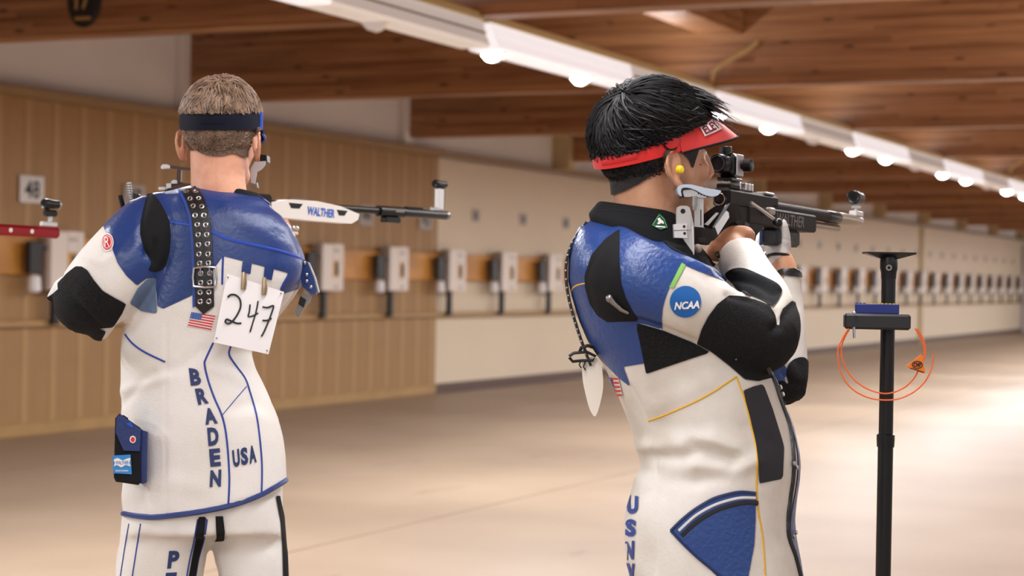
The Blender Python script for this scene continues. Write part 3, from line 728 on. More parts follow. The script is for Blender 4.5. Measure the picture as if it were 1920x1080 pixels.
    MB().add([L(i/8, j/4, 5) for i in range(9) for j in range(5)], [(i*5+j, i*5+5+j, i*5+6+j, i*5+1+j) for i in range(8) for j in range(4)]).map(HP2).build('print_panel', mat('print_white', (236, 228, 228), .6), vis)
    tv, tf_ = text_box('ELEY', bold=.03); MB().add([L(.06+.88*a_, .12+.76*b_, 5.8) for a_, b_ in tv], tf_).map(HP2).build('print_lettering', mat('print_maroon', (120, 24, 50), .6), vis)
    MB().lathe((2, -6, 78), (.25, .05, 1), [(-4, 6), (4, 7.5), (9, 7), (12, 4)], 16).map(HP2).build('ear_plug', mat('yellow_foam', (244, 214, 36), .7), per, True)
    # --- black collar of the undershirt
    c = torso(MB(), [(386, 1128, 1258, 8, 60, -9), (387, 1122, 1266, 8, 66, -10), (400, 1115, 1278, 8, 72, -14), (422, 1103, 1288, 10, 92, -22), (450, 1110, 1296, 10, 100, -22)], 36, 2.1).map(F2)
    col = Surf(c, .004, 3); colo = col.obj('undershirt_collar', M_BLKCLOTH, per)
    col.pipe('collar_seam', [(1118, 396), (1150, 393), (1200, 400), (1240, 410), (1268, 422)], .0012, mat('black_seam', (8, 8, 10), .7), colo)
    col.patch('club_badge', q7((493, 116), (508, 92), (527, 62), (550, 84), (566, 128), (532, 137)), mat('badge_green', (20, 86, 62), .5), colo, .002)
    col.pipe('badge_edge', q7((493, 116), (508, 92), (527, 62), (550, 84), (566, 128), (532, 137), (493, 116)), .0006, mat('badge_lime', (120, 190, 120), .5), colo, .002, False)
    col.patch('badge_mark', q7((516, 86), (528, 80), (534, 90), (546, 98), (548, 112), (534, 108), (526, 114), (514, 112), (522, 100)), M_FLAGW, colo, .003, 2)
    col.patch('badge_bar', q7((508, 128), (556, 131), (555, 124), (508, 121)), M_FLAGW, colo, .003, 3)
    # --- jacket
    rows = [(436, 1106, 1272, 8, 80, -22), (448, 1086, 1300, 12, 135, -22), (470, 1073, 1326, 18, 185, -14), (495, 1067, 1338, 20, 205, -8), (525, 1066, 1352, 20, 207), (560, 1074, 1372, 20, 198),
            (600, 1086, 1396, 20, 186), (640, 1103, 1420, 20, 178), (680, 1129, 1440, 18, 170), (720, 1149, 1458, 15, 165), (760, 1166, 1472, 12, 162), (800, 1182, 1487, 10, 160), (850, 1199, 1498, 5, 162), (872, 1202, 1500, 5, 164),
            (900, 1191, 1498, 5, 168), (940, 1176, 1492, 5, 172), (975, 1170, 1489, 5, 175), (1010, 1170, 1492, 5, 177), (1050, 1174, 1500, 5, 178), (1100, 1182, 1508, 5, 180), (1190, 1192, 1516, 5, 180)]
    j = torso(MB(), rows, 44, 2.25)
    limb(j, [(1150, 500, -70, 74), (1190, 520, -118, 80), (1258, 552, -132, 77), (1330, 592, -118, 68), (1395, 626, -88, 66), (1428, 634, -62, 66)], ends=True)
    limb(j, [(1432, 632, -58, 65), (1440, 606, -18, 60), (1430, 562, 40, 54), (1410, 522, 100, 46), (1393, 492, 150, 44), (1388, 478, 172, 43)], ends=False)
    limb(j, [(1235, 485, 140, 72), (1320, 570, 225, 66), (1410, 660, 290, 52), (1468, 720, 320, 40)])
    limb(j, [(1472, 728, 320, 40), (1484, 690, 345, 31), (1483, 620, 380, 29), (1479, 560, 410, 27), (1476, 510, 430, 26)], ends=False)
    j.map(F2)
    fl = [(q8((470, 430), (640, 420), (800, 400), (900, 440)), 22, .010), (q8((480, 470), (620, 470), (760, 450), (900, 490)), 12, -.010), (q8((700, 410), (900, 480)), 9, -.008), (q8((720, 520), (900, 560), (1010, 500)), 14, .008),
          (q8((480, 560), (700, 600), (900, 560)), 16, -.006), (q8((650, 60), (760, 160)), 20, -.004), (q8((480, 300), (510, 480), (518, 700), (505, 1080)), 3, -.0022), (q8((390, 120), (475, 290)), 3, -.0022),
          (q7((330, 130), (450, 200), (580, 270), (760, 350)), 9, .004), (q7((360, 110), (500, 190), (620, 250), (780, 320)), 7, -.004), (q7((560, 210), (700, 300), (880, 400)), 6, .005),
          (q7((880, 470), (1000, 500), (1120, 560), (1135, 630)), 8, -.006), (q7((960, 470), (1090, 540)), 8, .006), (q7((1100, 640), (1140, 610), (1200, 530)), 9, -.005), (q7((890, 350), (1030, 385), (1130, 440)), 5, .005), (q7((900, 385), (1020, 420), (1110, 470)), 5, -.004), (q7((910, 420), (1000, 445), (1080, 500)), 5, .004),
          (q7((1150, 860), (1180, 900), (1260, 930)), 7, -.005), (q7((430, 600), (540, 640), (700, 710)), 8, -.006), (q7((260, 170), (160, 380), (200, 560)), 6, -.002)]
    for a, b, w, amp in (((1210, 820), (1260, 835), 14, -.004), ((1200, 900), (1300, 880), 18, .004), ((1230, 760), (1330, 720), 18, .003), ((1400, 800), (1440, 830), 12, -.003)): fl.append(([a, b], w, amp))
    J = Surf(j, .0052, 8, folds(fl)); jk = J.obj('jacket', M_JWHITE2, per)
    zarm = 3.25
    blue = q7((160, 90), (60, 200), (40, 350), (70, 520), (140, 660), (230, 790), (330, 890), (385, 932), (372, 890), (350, 830), (400, 822), (455, 813), (440, 720), (410, 605), (470, 618), (548, 642), (543, 590), (548, 530), (562, 480), (582, 430), (610, 370), (642, 310), (720, 345), (800, 375), (890, 408), (850, 360), (780, 315), (700, 250), (640, 200), (560, 140), (470, 60), (300, 10))
    J.clip('blue_yoke', np.minimum(J.field(blue, False, zmax=3.44), np.where(J.py < 760, 99, -99)), M_BLUE2, jk, .0011)
    J.clip('underarm_mesh', J.field(q7((330, 135), (255, 190), (190, 265), (155, 370), (158, 430), (180, 510), (220, 570), (270, 603), (430, 597), (395, 545), (362, 480), (340, 410), (331, 300)), False, zmax=3.3), M_BLKCLOTH, jk, .0020)
    J.clip('side_grip_patch', J.field(q7((410, 605), (550, 645), (720, 715), (790, 757), (640, 805), (465, 866), (440, 740)), False, zmax=3.3), M_SUEDE, jk, .0020)
    J.clip('shoulder_grip_patch', J.field(q7((440, 105), (530, 100), (640, 120), (760, 190), (830, 300), (800, 330), (720, 290), (640, 262), (590, 240), (530, 185), (470, 140)), False, zmax=3.4), M_SUEDE, jk, .0022)
    elbow = q7((880, 470), (820, 515), (775, 575), (742, 640), (722, 712), (790, 752), (850, 800), (900, 842), (960, 895), (1030, 905), (1120, 880), (1220, 780), (1290, 660), (1290, 540), (1197, 498), (1150, 540), (1135, 580), (1137, 632), (1122, 622), (1112, 570), (1085, 525), (1040, 505), (960, 478))
    J.clip('elbow_pad', np.minimum(J.field(elbow, False, zmax=3.345), 99), M_SUEDE, jk, .0022)
    J.clip('forearm_strap', J.field(q7((868, 368), (900, 342), (960, 338), (1040, 372), (1130, 420), (1143, 470), (1100, 528), (1060, 505), (1010, 478), (965, 468), (905, 415)), True, zmax=3.42), M_BLKCLOTH, jk, .0030)
    J.clip('far_elbow_pad', J.field(q7((1200, 800), (1270, 790), (1300, 900), (1290, 1060), (1150, 1080), (1110, 930), (1150, 900), (1180, 920), (1170, 850)), True, zmin=3.44), M_SUEDE, jk, .0022)
    J.clip('cuff_binding', J.field(q7((1040, 345), (1240, 335), (1300, 330), (1300, 378), (1240, 378), (1100, 362), (1040, 372)), False, zmin=3.5), M_BLKLEATHER, jk, .003)
    cx = F2(np.array([1389, 477, 171]))
    rim = [F2(np.array([1389+44*math.cos(t), 477+9*math.sin(t)-1, 172-40*math.sin(t)])) for t in np.linspace(0, 2*math.pi, 40)]
    MB().tube(rim, .0045, 8, cap=False).build('cuff_edge', M_BLKLEATHER, jk, True)
    # NCAA roundel
    t = np.linspace(0, 2*math.pi, 40)[:-1]
    J.patch('roundel', [(1284.5+29*math.cos(a), 565.5+29*math.sin(a)) for a in t], mat('roundel_blue', (14, 98, 178), .45), jk, .0022)
    J.letters('roundel_lettering', 'NCAA', [(1264, 580), (1310, 577.5), (1310, 563.5), (1264, 566)], mat('roundel_white', (244, 244, 244), .5), jk, .0034, bold=.035, shear=.2)
    J.patch('green_tab', q7((578, 430), (600, 432), (660, 318), (640, 308)), mat('tab_green', (128, 190, 92), .5), jk, .0026)
    for nm, pts in (('piping', q7((88, 456), (95, 432), (118, 417), (156, 408))), ('piping', q7((88, 440), (90, 480))), ('piping', q8((475, 295), (600, 247), (760, 172), (918, 72))), ('piping', q8((920, 70), (945, 140), (968, 210), (1000, 340), (1025, 470), (1021, 620), (1030, 750), (1052, 880), (1066, 1078)))):
        J.pipe(nm, pts, .0018, M_YEL, jk)
    J.clip('chest_panel', J.field(q8((953, 142), (1000, 122), (1045, 110), (1058, 122), (1100, 235), (1148, 390), (1158, 430), (1152, 580), (1140, 590), (1032, 612), (1030, 520), (1018, 420), (990, 290), (965, 200)), False, zmax=3.34), mat('navy_stretch', (32, 32, 40), .75), jk, .0018)
    pk = q8((588, 852), (640, 800), (700, 750), (760, 712), (820, 682), (930, 655), (1015, 660), (1014, 800), (1008, 920), (975, 1100), (840, 1100), (760, 1020), (680, 950))
    J.clip('hip_pocket', J.field(pk, False, zmax=3.3), M_BLUE2, jk, .002)
    J.pipe('pocket_binding', q8((590, 850), (640, 800), (700, 750), (760, 712), (820, 682), (930, 655), (1013, 660)), .0026, mat('navy_binding', (26, 44, 92), .5), jk, .002)
    J.pipe('pocket_binding', q8((590, 850), (660, 925), (740, 1000), (840, 1080)), .0026, mat('navy_binding', (26, 44, 92), .5), jk, .002)
    zp = [(630, 850), (700, 785), (760, 745), (830, 712), (930, 685), (1012, 684)]
    J.pipe('zip_tape', q8(*[(x+14, y+26) for x, y in zp]), .0052, mat('zip_black', (16, 16, 20), .6), jk, -.001)
    J.pipe('zip_teeth', q8(*zp), .003, mat('zip_white', (214, 214, 216), .5), jk, .001)
    # front edge of the jacket with blue facing and studs
    fe = q8((1080, 20), (1110, 60), (1150, 185), (1205, 300), (1240, 420), (1248, 520), (1235, 640), (1212, 760), (1205, 850), (1225, 940), (1262, 1080))
    J.clip('front_facing', J.field(q8((1095, 20), (1150, 170), (1190, 300), (1222, 430), (1228, 540), (1215, 650), (1195, 760), (1190, 860), (1212, 960), (1245, 1080), (1330, 1080), (1300, 500), (1200, 100), (1130, -20)), True, zmax=3.5), M_BLUE2, jk, .002)
    J.pipe('front_gap', q8((1075, 20), (1110, 100), (1140, 190), (1185, 320), (1203, 440), (1205, 560), (1190, 680), (1178, 780), (1182, 880), (1215, 980), (1240, 1080)), .0055, M_BLKLEATHER, jk)
    for p in q8((1128, 130), (1140, 165), (1200, 510), (1212, 530), (1205, 860), (1195, 880)):
        a, n = J.hit(*p); MB().lathe(a+n*.004, n, [(0, .004), (.003, .004), (.004, .003)], 12).build('stud', M_SILVER, jk, True)
    p0 = F2(np.array([1147, 556, -205])); p1 = F2(np.array([1182, 586, -218]))
    a, n = J.hit(1147, 556); b, n2 = J.hit(1180, 584)
    MB().tube([a+n*.006, (a*2+b)/3+n*.008, (a+2*b)/3+n2*.008, b+n2*.004], [.0062, .0042, .0036, .0025], 10).ellipsoid(a+n*.006, (.007,)*3, 10, 8).build('zip_pull', M_STEELD, jk, True)
    a, n = J.hit(*q7((918, 789))[0]); MB().ellipsoid(a, (.0028,)*3, 8, 6).build('stud', M_SILVER, jk)
    for ch, q in (('U', ((370, 770), (425, 762), (428, 678), (372, 668))), ('S', ((362, 880), (414, 880), (418, 795), (364, 790))), ('N', ((362, 1000), (404, 995), (408, 900), (362, 905))), ('V', ((372, 1100), (420, 1100), (410, 1016), (368, 1014)))):
        J.letters('back_letter', ch, q8(*q), M_PIPE, jk, .0022, bold=.055)
    flag(J, jk, q7((262, 878), (325, 880), (350, 980), (300, 985)), 9)
    # back strap with buckle and hanging white tag
    sp = [(1102, 416), (1084, 440), (1071, 466), (1064, 500), (1066, 540), (1073, 575), (1082, 606), (1091, 634), (1102, 664), (1110, 686)]
    P = [F2(np.array([x-2, y, -28])) for x, y in smooth_poly(sp, 5, False)]; R_ = [np.array(_R)]
    vs = []; fs = []
    for i, p in enumerate(P):
        T = P[min(i+1, len(P)-1)]-P[max(i-1, 0)]; T /= np.linalg.norm(T); nn = np.cross(T, _F); nn /= np.linalg.norm(nn)
        for a, b in ((-.0022, -.0), (.0022, -.0), (.0022, .05), (-.0022, .05)): vs.append(p+nn*a+_F*b)
    fs = [(i*4+k, i*4+(k+1) % 4, (i+1)*4+(k+1) % 4, (i+1)*4+k) for i in range(len(P)-1) for k in range(4)]+[(0, 1, 2, 3), tuple(len(P)*4-4+k for k in (3, 2, 1, 0))]
    stp = MB().add(vs, fs).build('back_strap', M_BLKLEATHER, jk, True)
    ey = MB()
    for i in range(2, len(P)-2, 2):
        ey.ellipsoid(P[i]-_R*.0008, (.0024, .0024, .0024), 8, 6)
    ey.build('strap_eyelets', M_STEELD, jk, True)
    B = lambda x, y, d=-34: F2(np.array([x, y, d]))
    MB().tube([B(1067, 668), B(1076, 662), B(1100, 660), B(1117, 668), B(1112, 676), B(1092, 676), B(1074, 678), B(1067, 670)], .0026, 8).tube([B(1086, 662, -30), B(1090, 652), B(1102, 648), B(1114, 652), B(1122, 664)], .003, 8).tube([B(1090, 675), B(1086, 684), B(1090, 690)], .0014, 6).tube([B(1098, 676), B(1094, 688), B(1098, 694)], .0014, 6).build('strap_buckle', mat('black_metal', (36, 36, 40), .35, metal=.6), jk, True)
    tg = smooth_poly([(1093, 676), (1112, 670), (1126, 680), (1131, 715), (1128, 745), (1117, 780), (1106, 768), (1097, 735), (1092, 705)], 4)
    MB().prism([B(x, y, -26) for x, y in tg], _F*.004).build('strap_tag', mat('white_leather_tag', (232, 226, 214), .55), jk, True, 30)
    # --- trousers and shoes (below the frame)
    t = torso(MB(), [(1150, 1200, 1500, 5, 160), (1250, 1195, 1490, 5, 165), (1330, 1205, 1480, 5, 160)], 32)
    for dd in (-85, 95): limb(t, [(1345, 1280, dd*.8, 110), (1345+dd*.2, 1500, dd, 88), (1335+dd*.25, 1890, dd, 74)], ends=False)
    T = Surf(t.map(F2), .009, 4); T.obj('trousers', M_JWHITE, per)
    for dd in (-85, 95):
        b = F2(np.array([1335+dd*.25, 1900, dd])); fx = np.array([.8, .6, 0])
        MB().box((0, 0, .02), (.30, .10, .04), bev=.015).box((-.03, 0, .075), (.2, .095, .08), bev=.03).map(lambda v, b=b: np.stack([b[0]+v[:, 0]*.9-v[:, 1]*.43+.06, b[1]+v[:, 0]*.43+v[:, 1]*.9+.03, v[:, 2]], 1)).build('shoe', M_BLKLEATHER, per, True)
    # --- left glove closed round the rest block
    g = MB()
    limb(g, [(1461, 484, 442, 23), (1459, 468, 455, 24), (1452, 454, 470, 22), (1440, 450, 478, 19)], ends=True)
    limb(g, [(1469, 466, 446, 15), (1471, 448, 440, 12), (1470, 430, 436, 10), (1467, 418, 436, 8.5)], 14)
    for k in range(4):
        limb(g, [(1455-k*7, 458+k*1.5, 470, 11), (1440-k*8, 452+k*2, 500-k*4, 9.5), (1446-k*6, 440+k, 540-k*6, 9), (1462-k*6, 430, 556-k*6, 8)], 12)
    G = Surf(g.map(F2), .0032, 4, folds([([(1462, 440), (1480, 441)], 2.5, -.0016), ([(1461, 434), (1480, 434)], 2.5, -.0016), ([(1462, 447), (1480, 449)], 2.5, -.0016), ([(1464, 428), (1478, 427)], 2, -.0013), ([(1430, 468), (1455, 458)], 4, -.002)]))
    gl = G.obj('shooting_glove', mat('grey_white_glove', (206, 202, 200), .6, var=.06, scale=30, bump=.1, bscale=200), per)
    rimg = [F2(np.array([1459+24*math.cos(t), 484-8*abs(math.sin(t))*(1 if math.sin(t) > 0 else -.4), 442-22*math.sin(t)])) for t in np.linspace(0, 2*math.pi, 30)]
    MB().tube(rimg, .003, 8, cap=False).build('glove_edge', M_BLKLEATHER, gl, True)
    return per, J
SH2, J2 = build_shooter2()
# ------------------------------------------------------------------ fair-haired left-handed shooter, seen from behind
F1 = Fig(3.76)
HP1 = head_place(F1, 414, 270, 10, .895, math.radians(75), math.radians(0))
def q3(*pts): return [(60+x/3, 320+y/3) for x, y in pts]
def q4(*pts): return [(180+x/2.16, 580+y/2.16) for x, y in pts]
def build_shooter1():
    mb = MB()
    limb(mb, [(418, 355, 8, 42), (400, 480, 10, 75), (350, 660, 5, 75), (380, 880, 0, 80), (385, 930, 0, 60)])
    for x0, x1 in ((310, 288), (463, 482)): limb(mb, [(x0, 940, 0, 45), (x1, 1350, 0, 45), (x1, 1700, 0, 32)])
    limb(mb, [(330, 430, 0, 40), (262, 472, -38, 45), (170, 560, -48, 36), (170, 555, 20, 32), (215, 500, 110, 28), (262, 440, 190, 24), (285, 410, 225, 22)])
    limb(mb, [(490, 440, 30, 40), (515, 500, 100, 36), (476, 585, 165, 30), (505, 500, 250, 26), (520, 445, 320, 22), (528, 430, 350, 20)])
    for k in range(4): limb(mb, [(288+k*2, 408+k*9, 232, 9), (305+k*2, 404+k*9, 246, 8.5), (315, 408+k*8, 264, 8), (303, 412+k*8, 276, 7)], 10)
    limb(mb, [(285, 402, 225, 10), (296, 396, 240, 8), (308, 397, 252, 7)], 10)
    for k in range(4): limb(mb, [(524-k*5, 428, 356, 9), (520-k*6, 416, 366, 8.5), (512-k*6, 406, 384, 8)], 10)
    limb(mb, [(530, 428, 350, 9), (534, 418, 352, 7.5), (535, 414, 360, 6.5)], 10)
    v = MB().add(mb.v, mb.f).map(F1); h = head_mb(HP1, neck=(-30, -150, 6)); v.add(h.v, h.f)
    body = Surf(v, .003, 7)
    per = body.obj('person', M_SKIN); tag(per, 'fair-haired shooter seen from behind in blue and white jacket wearing bib 247', 'person')
    for sd in (1, -1):
        e = MB().ellipsoid((84, 12, sd*31), (10, 9, 13), 14, 10).map(HP1).build('eye', mat('eye_white', (226, 216, 208), .25), per, True)
        MB().ellipsoid((92.5, 12, sd*31), (3, 4, 4.5), 10, 8).map(HP1).build('iris', mat('iris_blue', (70, 96, 120), .2), e, True)
    # hair
    M_H = mat('light_brown_hair', (158, 132, 112), .5, var=.3, scale=60, rgb2=(118, 94, 76), spec=.35)
    cc, cr = (0, 46, 0), (103, 92, 79)
    cap = MB().ellipsoid(cc, cr, 48, 40); V = np.array(cap.v); k = V[:, 1] > 56; cap.f = [f for f in cap.f if all(k[i] for i in f)]; cap.map(HP1)
    wav = lambda p: (.5*math.sin(p[2]*.12+p[1]*.05), 0, .55*math.sin(p[0]*.09+p[1]*.11))
    st = hair_strands(HP1, (-30, 140, 8), 3000, (26, 52), (2, 11), (cc, cr), lambda p: p[1] > 66, 1.9, flow=wav, seed=21, jitter=.25, lim=lambda p: 62)
    cap.add(st.v, st.f); cap.build('hair', M_H, per, True, 70)
    M_N = mat('cropped_brown_hair', (112, 90, 74), .75, var=.35, scale=240, rgb2=(84, 64, 50), bump=.5, bscale=300)
    f = body.field([(340, 232), (490, 232), (476, 256), (471, 276), (466, 294), (452, 293), (436, 288), (412, 293), (388, 291), (375, 285), (366, 272), (356, 256), (348, 247)], True, zmax=3.75)
    body.clip('nape_hair', f, M_N, per, .004)
    hair_strands(HP1, (-30, 140, 8), 1900, (9, 16), (3, 7), ((-2, 42, 0), (98, 86, 76)), lambda p: p[0] < -20 and -14 < p[1] < 34 and abs(p[2]) < 64, .75, seed=22, segs=3).build('nape_stubble', M_H, per)
    # navy head band with brim
    M_B = mat('navy_band_cloth', (14, 18, 34), .8, bump=.1, bscale=300, spec=.2); M_BB = mat('bright_blue_trim', (30, 74, 190), .5)
    tp = lambda t: 66+3*math.cos(t); bt = lambda t: 31+2*math.cos(t)
    vis = ring_band(HP1, tp, bt, 104, 81, -2, 3).build('visor', M_B, per, True, 50)
    ring_band(HP1, lambda t: 58, lambda t: 42, 106, 83, -2, 2.6, 20, math.radians(155), math.radians(190)).build('strap_tab', M_B, vis, True, 50)
    MB().tube([HP1(np.array([4, u, 85.5])) for u in (30, 48, 66)], .0042, 8).build('band_trim', M_BB, vis, True)
    N = 24; vs = []
    for i in range(N+1):
        t = -math.radians(80)+math.radians(160)*i/N; c, s_ = math.cos(t), math.sin(t); e = max(0, c)**.7
        inn = np.array([-2+107*c, 62, 85*s_]); out = np.array([-2+(107+58*e)*c, 8-8*e+(1-e)*20, (86+6*e)*s_])
        for q in (inn, out, out+[0, -3, 0], inn+[-3, -3, 0]): vs.append(tuple(q))
    MB().add(vs, [(i*4+j, i*4+(j+1) % 4, (i+1)*4+(j+1) % 4, (i+1)*4+j) for i in range(N) for j in range(4)]).map(HP1).build('brim', M_B, vis, True, 50)
    MB().tube([HP1(np.array(vs[i*4+1])) for i in range(N+1)], .0028, 6).build('brim_edge', M_BB, vis, True)
    # black undershirt collar
    col = Surf(torso(MB(), [(351, 396, 482, 4, 54, -10), (353, 392, 487, 4, 58, -11), (368, 384, 498, 4, 66, -13), (390, 384, 502, 4, 70, -14)], 32, 2.1).map(F1), .004, 3)
    col.obj('undershirt_collar', M_BLKCLOTH, per)
    # jacket
    rows = [(359, 365, 492, 6, 62, -12), (366, 336, 503, 4, 80, -12), (378, 296, 508, 0, 96, -14), (396, 274, 526, 0, 106, -8), (425, 264, 544, 0, 112), (460, 264, 557, 0, 116), (495, 262, 567, 0, 118), (525, 255, 562, 0, 118),
            (555, 246, 547, 0, 116), (585, 236, 524, 0, 112), (610, 231, 503, 0, 108), (635, 227, 483, 0, 105), (660, 226, 471, 0, 104), (690, 226, 479, 0, 105), (715, 226, 492, 0, 107), (745, 226, 506, 0, 110), (780, 227, 522, 0, 114), (825, 229, 532, 0, 118), (875, 230, 536, 0, 120, 10, 8), (920, 230, 537, 0, 123, 22, 16), (965, 230, 538, 0, 126, 33, 25)]
    j = torso(MB(), rows, 44, 2.3)
    limb(j, [(330, 422, -5, 64), (290, 438, -30, 75), (242, 486, -48, 79), (195, 535, -58, 76), (162, 566, -55, 68)], ends=False)
    j.ellipsoid((164, 564, -50), (62, 62, 60), 20, 14); limb(j, [(120, 535, -30, 18), (97, 556, -30, 10)], 12); limb(j, [(185, 600, -40, 34), (187, 622, -35, 18)], 12)
    limb(j, [(158, 568, -20, 60), (175, 545, 60, 54), (220, 490, 140, 44), (262, 440, 200, 38)], ends=False)
    limb(j, [(490, 448, 20, 54), (516, 478, 60, 50), (524, 515, 115, 46), (478, 580, 165, 44)])
    limb(j, [(478, 580, 165, 42), (500, 510, 250, 38), (530, 450, 315, 32)], ends=False)
    j.map(F1)
    fl = [(q4((120, 330), (170, 310), (280, 275)), 10, .004), (q4((110, 380), (180, 300), (230, 260)), 9, -.004), (q4((280, 250), (350, 230), (430, 170)), 12, -.003), (q4((480, 240), (560, 270), (600, 300)), 12, .003), (q4((110, 640), (200, 560), (260, 520)), 14, .003),
          (q4((560, 400), (660, 380), (740, 430)), 14, -.003), (q4((120, 760), (300, 700), (420, 720)), 18, .003), (q4((282, 60), (282, 400), (285, 840)), 2.5, -.0022), (q4((205, 420), (207, 830)), 2.5, -.0012),
          (q3((640, 450), (680, 510), (690, 400)), 6, -.007), (q3((655, 130), (620, 250), (610, 350), (640, 480)), 6, -.005), (q3((780, 290), (780, 440), (750, 540)), 6, -.004), (q3((560, 200), (450, 330), (520, 250)), 9, .003), (q3((830, 150), (900, 130)), 8, .003),
          (q3((300, 480), (400, 520), (480, 470)), 9, .003), (q3((200, 640), (330, 700), (450, 800)), 16, -.004), (q3((150, 650), (190, 740), (280, 820)), 10, .004), (q3((1100, 200), (1250, 330), (1400, 420)), 14, .003)]
    J = Surf(j, .0055, 8, folds(fl)); jk = J.obj('jacket', M_JWHITE, per)
    blue = q3((418, 350), (452, 395), (456, 450), (482, 520), (530, 590), (590, 645), (640, 606), (690, 600), (703, 690), (706, 762), (740, 777), (900, 702), (960, 640), (1040, 530), (1075, 480), (1440, 575), (1405, 640), (1385, 700), (1480, 670), (1560, 650), (1660, 520), (1600, 300), (1340, 100), (1000, -20), (800, 20), (560, 80), (380, 260))
    J.clip('blue_yoke', J.field(blue, False, zmax=3.98), M_BLUE, jk, .0012)
    J.clip('underarm_mesh', J.field(q3((655, 128), (625, 230), (608, 340), (628, 440), (668, 512), (655, 560), (715, 563), (755, 530), (776, 440), (781, 345), (768, 275), (735, 205), (692, 145)), True, zmax=3.8), M_BLKCLOTH, jk, .0022)
    J.clip('side_grip_patch', J.field(q3((548, 745), (592, 662), (640, 612), (694, 601), (700, 680), (706, 806), (620, 790)), False, zmax=3.78), M_GREYBLUE, jk, .0022)
    elb = q3((250, 540), (285, 542), (315, 562), (350, 615), (400, 675), (460, 710), (528, 747), (505, 800), (460, 868), (445, 878), (372, 884), (415, 900), (385, 960), (400, 1010), (270, 960), (140, 860), (60, 740), (85, 715), (125, 690), (152, 668), (146, 638), (200, 580))
    J.clip('elbow_pad', J.field(elb, False, zmax=3.84), M_SUEDE, jk, .0024)
    t = np.linspace(0, 2*math.pi, 32)[:-1]
    for nm, rx, ry, m, o in (('arm_roundel', 11.5, 17, M_FLAGW, .0022), ('roundel_disc', 9.6, 14.5, M_RED, .0030)):
        J.patch(nm, [(202.5+rx*math.cos(a), 455+ry*math.sin(a)) for a in t], m, jk, o, 4)
    J.letters('roundel_mark', 'R', [(198, 464), (207, 464), (207, 446), (198, 446)], M_FLAGW, jk, .0040)
    J.pipe('roundel_ring', [(202.5+7.6*math.cos(a), 455+11.5*math.sin(a)) for a in np.linspace(0, 2*math.pi, 26)], .0007, M_FLAGW, jk, .003, False)
    J.pipe('yoke_piping', q3((772, 290), (840, 297), (905, 312), (1010, 345), (1100, 385), (1250, 420), (1400, 455), (1520, 500)), .0036, mat('bright_blue_piping', (34, 72, 176), .4), jk)
    J.pipe('neck_binding', [(364, 353), (380, 346), (400, 343), (428, 347), (456, 356), (487, 371), (505, 384)], .0032, M_BLUE, jk, .001)
    for pts in (q4((118, 102), (150, 140), (200, 175), (280, 213)), q4((475, 135), (445, 200), (440, 225), (455, 290), (480, 360), (510, 430), (526, 500), (536, 600), (540, 700), (535, 806)),
                q4((545, 150), (540, 185), (570, 232), (604, 280), (622, 330), (650, 430), (665, 540), (672, 640), (670, 758))):
        J.pipe('piping', pts, .0022, M_PIPE, jk)
    J.pipe('piping', q4((610, 312), (560, 370), (510, 430)), .0010, M_PIPE, jk)
    J.pipe('panel_piping', q3((1075, 482), (1072, 560), (1070, 640)), .0022, M_PIPE, jk, 0, False); J.pipe('panel_piping', q3((1440, 590), (1415, 630), (1398, 665)), .0022, M_PIPE, jk, 0, False)
    J.pipe('hem_binding', [(231, 963), (262, 968), (296, 969), (365, 961), (430, 948), (481, 931), (515, 913), (536, 900)], .0058, mat('navy_hem', (38, 58, 118), .45), jk)
    for ch, q in (('B', ((385, 310), (428, 306), (420, 243), (376, 238))), ('R', ((415, 388), (458, 380), (447, 316), (400, 322))), ('A', ((444, 468), (494, 462), (482, 398), (432, 402))), ('D', ((456, 554), (499, 548), (494, 476), (450, 480))), ('E', ((464, 638), (506, 634), (502, 562), (458, 566))), ('N', ((460, 720), (506, 718), (508, 648), (464, 652)))):
        J.letters('name_letter', ch, q4(*q), M_NAVY, jk, .002, bold=.05)
    for i, ch in enumerate('USA'):
        a = i/3; b = a+.29
        lo = lambda u: (556+98*u, 641-23*u); hi = lambda u: (550+98*u, 571-24*u)
        J.letters('country_letter', ch, q4(lo(a), lo(b), hi(b), hi(a)), M_NAVY, jk, .002, bold=.05)
    flag(J, jk, q3((895, 790), (1038, 812), (1012, 900), (872, 872)), 11)
    # eyelet strap with buckle
    sp = q3((832, 108), (872, 175), (900, 260), (912, 400), (918, 540), (921, 762), (966, 806), (1026, 762), (1024, 640), (1020, 540), (1016, 400), (1003, 260), (975, 175), (938, 108))
    J.patch('eyelet_strap', sp, M_BLKLEATHER, jk, .0042, 4); J.patch('strap_backing', [(x-5, y+2) for x, y in sp[:6]]+[(x+1, y) for x, y in sp[:6]][::-1], M_PIPE, jk, .0035, 4)
    ey = ((870, 130), (918, 130), (893, 165), (940, 165), (910, 205), (957, 208), (922, 255), (970, 255), (934, 306), (980, 308), (939, 362), (986, 362), (941, 418), (990, 414), (943, 470), (993, 470), (947, 522), (995, 520), (953, 578), (1003, 576), (952, 630), (1002, 628), (949, 683), (998, 682), (949, 734), (997, 733))
    for i, p in enumerate(q3(*ey)):
        a, n = J.hit(*p); a = a+n*.0052; u = np.cross(n, [0, 0, 1.0]); u /= np.linalg.norm(u); w = np.cross(n, u)
        MB().tube([a+(u*math.cos(t)+w*math.sin(t))*.0041 for t in np.linspace(0, 2*math.pi, 15)], .0016, 6, cap=False).build('eyelet', M_SILVER, jk, True)
    P = [J.hit(*p) for p in q3((920, 548), (975, 541), (1036, 545), (1041, 600), (1036, 652), (975, 655), (918, 650), (914, 600), (920, 548))]
    MB().tube([a+n*.009 for a, n in P], .0026, 8).build('strap_buckle', M_SILVER, jk, True)
